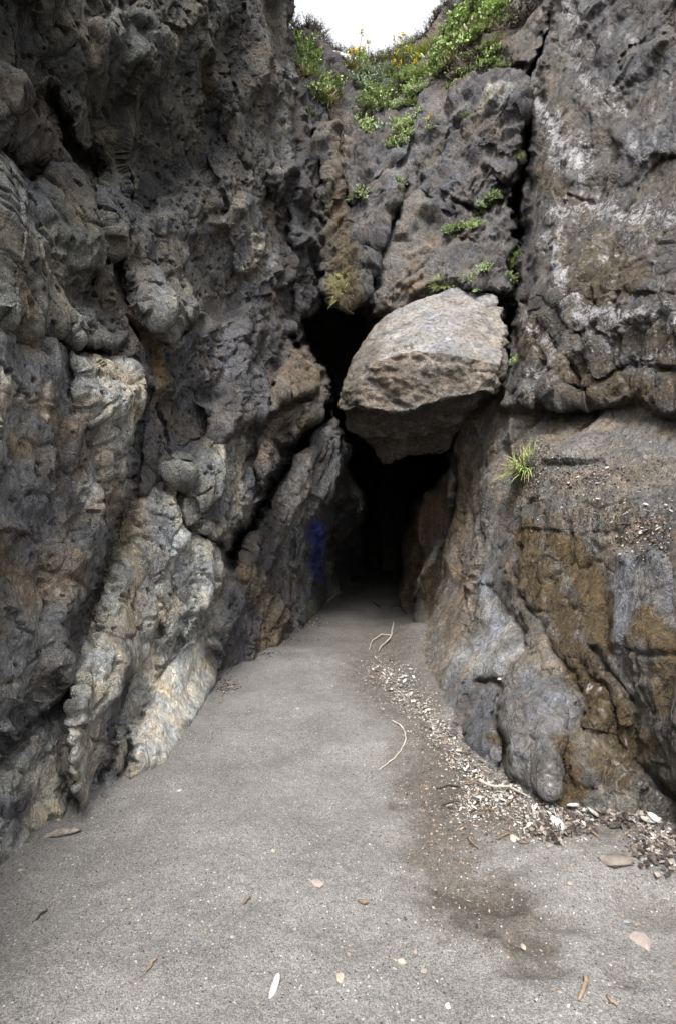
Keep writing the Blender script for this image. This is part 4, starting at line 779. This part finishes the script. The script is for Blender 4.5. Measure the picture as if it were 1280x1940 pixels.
many('dry',[(600,198,50),(578,150,36),(625,196,36),(648,152,50),(668,146,44)],'brown dry grass tuft on the left of the ravine head','dry tufts left')
many('dry',[(705,130,46),(740,145,44),(745,165,36),(755,128,40),(722,120,36)],'brown dry grass tuft at the ravine head below the skyline saddle','dry tufts at the saddle')
many('pale',[(684,140,34),(700,150,34),(672,160,30),(736,142,26),(730,168,30),(712,160,30),(690,170,30)],'pale grey-green leafy plant among the dry tufts of the ravine head','pale plants of the ravine head')
for u,v,px,lb in [(660,140,42,'yellow-flowering plant leftmost at the ravine head'),(683,128,42,'tall yellow-flowering plant right of the leftmost one'),(757,118,40,'yellow-flowering plant highest, by the skyline saddle'),(762,152,36,'yellow-flowering plant above the pale fallen branch'),(784,156,40,'rightmost yellow-flowering plant, two blooms side by side')]: plant('flower',u,v,px,lb,up=.9)
many('leafy',[(771,160,32),(790,165,34),(800,178,28),(778,190,30),(770,200,24),(796,150,34)],'green leafy plant by the pale fallen branch right of the saddle','green plants by the fallen branch')
many('grass',[(800,140,44),(812,128,44),(796,110,50),(815,100,50),(780,112,44),(830,85,44)],'pale green grass tuft hanging on the bank right of the saddle','grass tufts right of the saddle')
many('leafy',[(762,236,30),(768,252,34),(758,262,30),(752,292,30),(742,285,20),(775,245,22)],'green leafy plant in the steep runnel below the fallen branch','green plants of the runnel')
plant('dry',760,270,30,'brown grass tuft in the steep runnel'); plant('pale',722,256,30,'small pale rosette left of the runnel'); plant('leafy',801,228,18,'tiny leafy plant on bare grey rock right of the runnel'); plant('flower',820,252,20,'tiny yellowish plant on bare rock below the right bank')
plant('leafy',683,370,34,'leafy plant on the mossy column above the hole'); plant('leafy',668,378,22,'small leafy plant left of the one on the mossy column'); plant('leafy',756,346,24,'leafy plant at the tip of the pale rock wedge'); plant('dry',754,362,24,'brown tuft under the plant at the tip of the pale wedge')
many('leafy',[(848,446,24),(858,438,24),(868,434,26),(880,428,26),(893,420,22),(903,408,24),(914,398,22),(908,388,18),(925,380,24),(936,374,22),(845,435,16)],'green leafy plant in the diagonal row on the rock above the boulder','green plants of the diagonal row')
plant('grass',838,544,40,'green grass tuft at the top left of the boulder'); plant('leafy',862,546,24,'leafy plant beside the grass tuft on top of the boulder'); plant('leafy',893,532,26,'leafy plant above the right part of the boulder'); plant('leafy',913,524,28,'rightmost leafy plant directly above the boulder'); plant('leafy',905,545,14,'tiny plant in the crack on top of the boulder')
for u,v,px,k,lb in [(975,300,26,'grass','grass tuft highest in the dark crevice'),(981,335,24,'dry','brown tuft in the crevice under the highest grass tuft'),(991,186,20,'leafy','small leafy plant at the top of the dark crevice'),(884,226,14,'leafy','tiny green plant alone on the grey face left of the crevice'),(978,425,26,'dry','brown grass tuft halfway down the crevice'),(980,486,36,'leafy','large leafy plant halfway down the crevice'),(974,500,30,'grass','grass tuft under the large leafy plant in the crevice'),(966,532,30,'leafy','strap-leaved plant in the crevice beside the boulder top'),(974,566,32,'pale','pale round-leaved plant in the crevice right of the boulder'),(966,580,22,'pale','small pale plant under the round-leaved plant in the crevice'),(966,690,26,'pale','pale plant at the lower right corner of the boulder'),(984,682,22,'grass','thin grass by the pale plant at the boulder corner')]: plant(k,u,v,px,lb)
many('ivy',[(850,98,50),(838,118,44),(862,78,50),(876,60,50),(890,40,50),(862,45,44),(905,20,50),(880,15,46),(845,70,36),(828,140,30)],'bright green creeper trailing down the bank on the right of the sky','creepers by the sky')
many('ivy',[(940,30,50),(952,12,50),(928,52,46),(916,70,46),(905,88,44),(925,100,40),(940,112,34),(970,12,46),(955,40,40),(890,100,36)],'bright green creeper in the upper tongue beside the dark overhang','creepers of the upper tongue')
many('ivy',[(870,128,30),(905,122,32),(930,126,30),(860,150,22),(890,140,22),(948,136,24)],'small green creeper at the lower fringe of the right bank','creepers of the lower fringe')
many('dry',[(885,84,46),(900,60,40),(872,104,40),(925,80,34),(850,122,34),(945,95,36)],'brown dry grass woven between the creepers on the right bank','dry grass of the right bank')
many('shrub',[(880,128,50),(910,112,50),(940,134,44),(858,138,40),(895,75,44),(965,60,50),(985,30,54),(1005,15,50),(930,20,40),(900,150,36)],'dark twiggy shrub on the right bank','dark shrubs of the right bank')
many('shrub',[(726,104,22),(745,96,24),(762,88,24),(778,80,26),(795,70,26),(810,58,28),(822,42,26),(828,26,26),(842,18,26),(855,8,24)],'dark bush in silhouette along the right skyline','bushes of the right skyline')
many('shrub',[(563,62,34),(580,50,36),(597,54,30),(612,76,30),(556,44,30),(606,62,28)],'dark bush in silhouette on the left skyline knob','bushes of the left skyline')
many('shrub',[(640,92,20),(662,97,20),(684,104,20),(700,112,22),(625,88,20)],'low brown scrub along the left skyline slope','scrub of the left skyline')
many('shrub',[(700,118,40),(732,118,40),(715,140,36),(640,170,40),(600,100,36),(750,180,34)],'brown scrub bush between the tufts of the ravine head','scrub of the ravine head')
plant('grass',1003,888,88,'lush green grass tuft on the right rock slope',up=.75); plant('grass',1061,800,18,'tiny grass tuft just under the overhanging ledge',up=.8)
many('dry',[(650,560,40),(662,540,36),(640,545,34)],'dry grass hanging over the dark hole left of the boulder','hanging dry grass',up=.1)
def branch(pix,r0,r1,name,label):
    P=[on_rock(u,v) for u,v in pix]; P=[a+b_*.12 for a,b_ in P]; o0=P[0].copy(); m=MB(); m.tube([q-o0 for q in P],list(np.linspace(r0,r1,len(P))),6); link(name,m.me(name,[M_PALET]),loc=o0,label=label,cat='branch')
branch([(767,165),(776,172),(793,182)],.045,.04,'branch','thick pale fallen branch beside the yellow flowers')
branch([(890,76),(884,62),(868,46)],.03,.012,'branch','bare forked branch, left prong, among the creepers on the right bank')
branch([(890,76),(893,60),(900,48)],.025,.01,'branch','bare upright twig among the creepers on the right bank')
branch([(850,66),(842,80),(836,95)],.02,.01,'branch','thin grey twig hanging at the left edge of the creepers')
for b_ in list(bpy.data.meshes):
    if b_.users==0: bpy.data.meshes.remove(b_)
